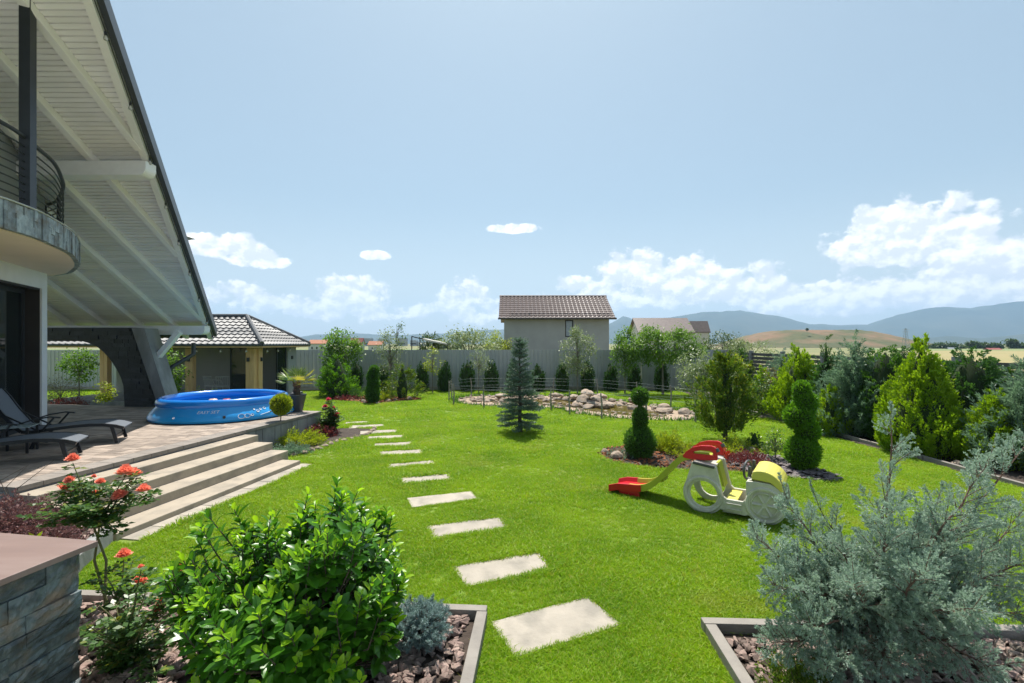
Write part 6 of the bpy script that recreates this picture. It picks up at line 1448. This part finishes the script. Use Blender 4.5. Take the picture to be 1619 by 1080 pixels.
# ---- cherry laurel
def laurel(loc):
    r = root('laurel_shrub', loc, 'large glossy green laurel shrub in the front gravel bed', 'shrub'); L = Vector(loc)
    def leafm(seed, mat, ln=.104):
        r_ = random.Random(seed); m = MB(); rows = []; bend = r_.uniform(.05, .3); n = 6
        for i in range(n + 1):
            f = i / n; w_ = .225 * ln * 2 * (math.sin(math.pi * min(1, f * .97 + .015) ** 1.35) ** .62); x = ln * f; z = -bend * ln * f * f
            rows.append([(x, -w_ / 2, z + w_ * .22), (x, 0, z), (x, w_ / 2, z + w_ * .22)])
        m.add([v for q in rows for v in q], [(3 * i + j, 3 * i + j + 1, 3 * i + j + 4, 3 * i + j + 3) for i in range(n) for j in range(2)])
        me = m.mesh('leaf', True, fix=False); me.materials.append(mat); return me
    old = [leafm(i, LM['laurel']) for i in range(4)]; new = [leafm(10 + i, LM['laurel_young'], .09) for i in range(3)]
    inst = []; br = MB()
    K = 400
    for k in range(K):
        d = unit(rng.normal(size=3) * np.array([1, 1, .9])); 
        if d[2] < -.25: d[2] = -d[2]
        deep = 1 if k < 255 else random.uniform(.45, .88)
        lob = 1 + .16 * math.sin(3.1 * d[0] + 2 + 4 * d[2]) + .10 * math.sin(5 * d[1] - 3 * d[0])
        tip = np.array([d[0] * .69, d[1] * .66, .52 + d[2] * .70]) * (deep * lob if deep < 1 else lob * random.uniform(.9, 1.06)); tip[2] = max(tip[2], .1)
        ax = unit(d * .55 + np.array([0, 0, .8]) + rng.normal(size=3) * .18); ln = random.uniform(.2, .34)
        b = tip - ax * ln; br.tube([tuple(np.array([tip[0] * .12, tip[1] * .12, .05])), tuple(b * .62 + np.array([0, 0, .05])), tuple(b), tuple(tip)], [.010, .007, .0045, .003], 5)
        nl = random.randint(14, 19); a0 = random.random() * 6
        sd = unit(np.cross(ax, [0.3, .2, 1.])); up_ = np.cross(sd, ax)
        for j in range(nl):
            f = j / (nl - 1); a = a0 + j * 2.4; op = 1.2 - .8 * f ** 2; dirv = ax * math.cos(op) + (sd * math.cos(a) + up_ * math.sin(a)) * math.sin(op)
            pos = b + ax * ln * (f * .98 + .02); sc = (1.08 - .45 * f ** 3) * random.uniform(.62, 1.22); young = f > .74 and deep == 1 and random.random() < .85 and tip[2] > .35
            # frame: x along the leaf, z toward the shoot axis
            x = Vector(dirv).normalized(); zt = (Vector(ax) - x * x.dot(Vector(ax))).normalized(); y = zt.cross(x)
            mt = Matrix(((x.x, y.x, zt.x, pos[0]), (x.y, y.y, zt.y, pos[1]), (x.z, y.z, zt.z, pos[2]), (0, 0, 0, 1))) @ Matrix.Diagonal((sc, sc, sc, 1))
            inst.append((random.choice(new if young else old), mt, -(pos[1] + .25 * abs(pos[0])) + .8 * pos[2] + deep * .5))
    inst.sort(key=lambda q: -q[2])
    for me, mt, _ in inst[:300]:
        o = obj('leaf', me); o.matrix_basis = Matrix.Translation(L) @ mt; par(o, r)
    for key, mats in (('foliage', old), ('young_foliage', new)):
        VV, FF, n0 = [], [], 0
        for me, mt, _ in inst[300:]:
            if me not in mats: continue
            co = np.empty(len(me.vertices) * 3, np.float32); me.vertices.foreach_get('co', co); co = co.reshape(-1, 3); A = np.array(mt)
            VV.append(co @ A[:3, :3].T + A[:3, 3]); FF.append(np.array([tuple(p.vertices) for p in me.polygons]) + n0); n0 += len(co)
        o = obj(key, np_mesh(key, np.concatenate(VV), np.concatenate(FF), True), mats[0].materials[0]); o.location = L; par(o, r); o["kind"] = 'stuff'
    o = obj('branches', br.mesh('branches', True), M['bark']); o.location = L; par(o, r); o["kind"] = "stuff"
laurel((-1.37, 3.12, .02))
# ---- blue juniper at the right front
def juniper(loc):
    r = root('blue_juniper', loc, 'large feathery silver blue juniper in the right front bed', 'juniper'); L = Vector(loc); br = MB(); tw = MB()
    B, A, Ln = [], [], []
    o0 = np.array(loc)
    def w(px, py, d): return np.array(at(px, py, d)) - o0
    mains = [(w(a, b, c), k) for a, b, c, k in ((1245, 800, 3.5, .8), (1195, 850, 3.2, .9), (1300, 805, 3.8, .5), (1215, 930, 3.0, 1), (1410, 668, 3.5, .32), (1400, 800, 3.1, .9), (1480, 795, 3.6, .8), (1560, 735, 3.3, .65), (1625, 690, 3.4, .45), (1640, 800, 3.7, .75), (1650, 870, 3.2, .9), (1640, 960, 3.0, 1), (1330, 865, 3.3, 1), (1350, 920, 2.9, 1), (1460, 900, 2.8, 1), (1540, 960, 2.8, 1), (1270, 990, 2.9, 1), (1500, 855, 4.0, .7), (1330, 920, 4.0, .7), (1400, 1040, 2.9, 1), (1580, 880, 3.9, .8), (1260, 890, 3.3, 1), (1440, 845, 3.3, .9), (1520, 840, 3.3, .9), (1225, 1015, 3.0, 1), (1560, 1050, 2.9, 1), (1300, 1060, 2.85, 1))]
    tr0 = np.array([0, 0, .12]); trt = np.array([.02, .0, .75])
    br.tube([(0, 0, -.02), (.02, 0, .3), (.0, .02, .6), tuple(trt)], [.045, .038, .03, .02], 8)
    for e, wt in mains:
        s = tr0 + (trt - tr0) * min(1, max(.1, random.uniform(.1, .6))); mid = s + (e - s) * .5 + np.array([0, 0, -.05]); path = []
        for q in np.linspace(0, 1, 9): path.append((1 - q) ** 2 * s + 2 * q * (1 - q) * mid + q * q * e)
        path = np.array(path) + rng.normal(size=(9, 3)) * .012; tot = np.linalg.norm(e - s)
        br.tube([tuple(q) for q in path], [.016 - .0135 * i / 8 for i in range(9)], 6)
        n2 = int((30 * tot + 8) * wt)
        for k in range(n2):
            f = .18 + .82 * (k + random.random()) / n2; i = min(int(f * 8), 7); p = path[i] + (path[i + 1] - path[i]) * (f * 8 - i); ax = unit(path[i + 1] - path[i])
            sd = unit(np.cross(ax, rng.normal(size=3))); d2 = unit(ax * .75 + sd * .8 + np.array([0, 0, .22])); l2 = (.34 * (1.08 - f) + .07) * random.uniform(.7, 1.2)
            tw.tube([tuple(p), tuple(p + d2 * l2 * .5 + np.array([0, 0, .006])), tuple(p + d2 * l2)], [.0035, .0025, .0012], 4)
            n3 = max(4, int(l2 / .019))
            for j in range(n3):
                g_ = (j + .5) / n3; p3 = p + d2 * l2 * g_; s3 = unit(np.cross(d2, rng.normal(size=3))); d3 = unit(d2 * .9 + s3 * .75 + np.array([0, 0, .12]))
                B.append(p3); A.append(d3); Ln.append((.085 * (1.1 - g_) + .03) * random.uniform(.7, 1.2))
            B.append(p + d2 * l2 * .8); A.append(d2); Ln.append(.06)
        B.append(path[-1] - unit(path[-1] - path[-2]) * .08); A.append(unit(path[-1] - path[-2])); Ln.append(.14)
        lead = unit(path[-1] - path[-3] + np.array([0, 0, .25]) * tot); q0 = path[-1]; l_ = random.uniform(.12, .26); br.tube([tuple(q0), tuple(q0 + lead * l_)], [.003, .0015], 5)
        for q in range(9): B.append(q0 + lead * l_ * q / 9); A.append(unit(lead + unit(rng.normal(size=3)) * .5)); Ln.append(.07 * (1.1 - q / 9))
    B, A, Ln = np.array(B), np.array(A), np.array(Ln)
    V = plumes(B, A, Ln, .11, 30, .0165, .34, .7)
    V = V[V[:, 0, 2] > .02]
    o = obj('foliage', leaf_mesh('foliage', V), LM['bluejun']); o.location = L; par(o, r)
    o = obj('branches', br.mesh('branches', True), M['jbark']); o.location = L; par(o, r); o["kind"] = "stuff"
    o = obj('twigs', tw.mesh('twigs', False, fix=False), M['jbark']); o.location = L; par(o, r); o["kind"] = "stuff"
    print('juniper leaves', len(V))
M['jbark'] = pm('juniper_bark', (.19, .115, .085), (.10, .06, .045), rough=.9, scale=25, bump=.6)
juniper((2.62, 3.42, .02))
low_shrub('green_cypress', 'small yellow green cypress half hidden under the blue juniper', (1.86, 3.05, .02), .2, .2, LM['pine'], K=80, m=40, plume=.16, leaf=.025, cat='shrub')
# ================================================================== HAZE
hm = bpy.data.materials.new('haze'); hm.use_nodes = True; nt = hm.node_tree; nt.nodes.clear()
pv_ = nt.nodes.new('ShaderNodeVolumePrincipled'); pv_.inputs['Color'].default_value = (.46, .71, 1, 1); pv_.inputs['Density'].default_value = .00023; pv_.inputs['Anisotropy'].default_value = .3
ho = nt.nodes.new('ShaderNodeOutputMaterial'); nt.links.new(pv_.outputs[0], ho.inputs['Volume'])
m = MB().box((0, 0, 158), (8400, 8400, 324)); o = m.build('haze', hm); o["kind"] = 'stuff'; o["label"] = 'pale summer haze over the plain'
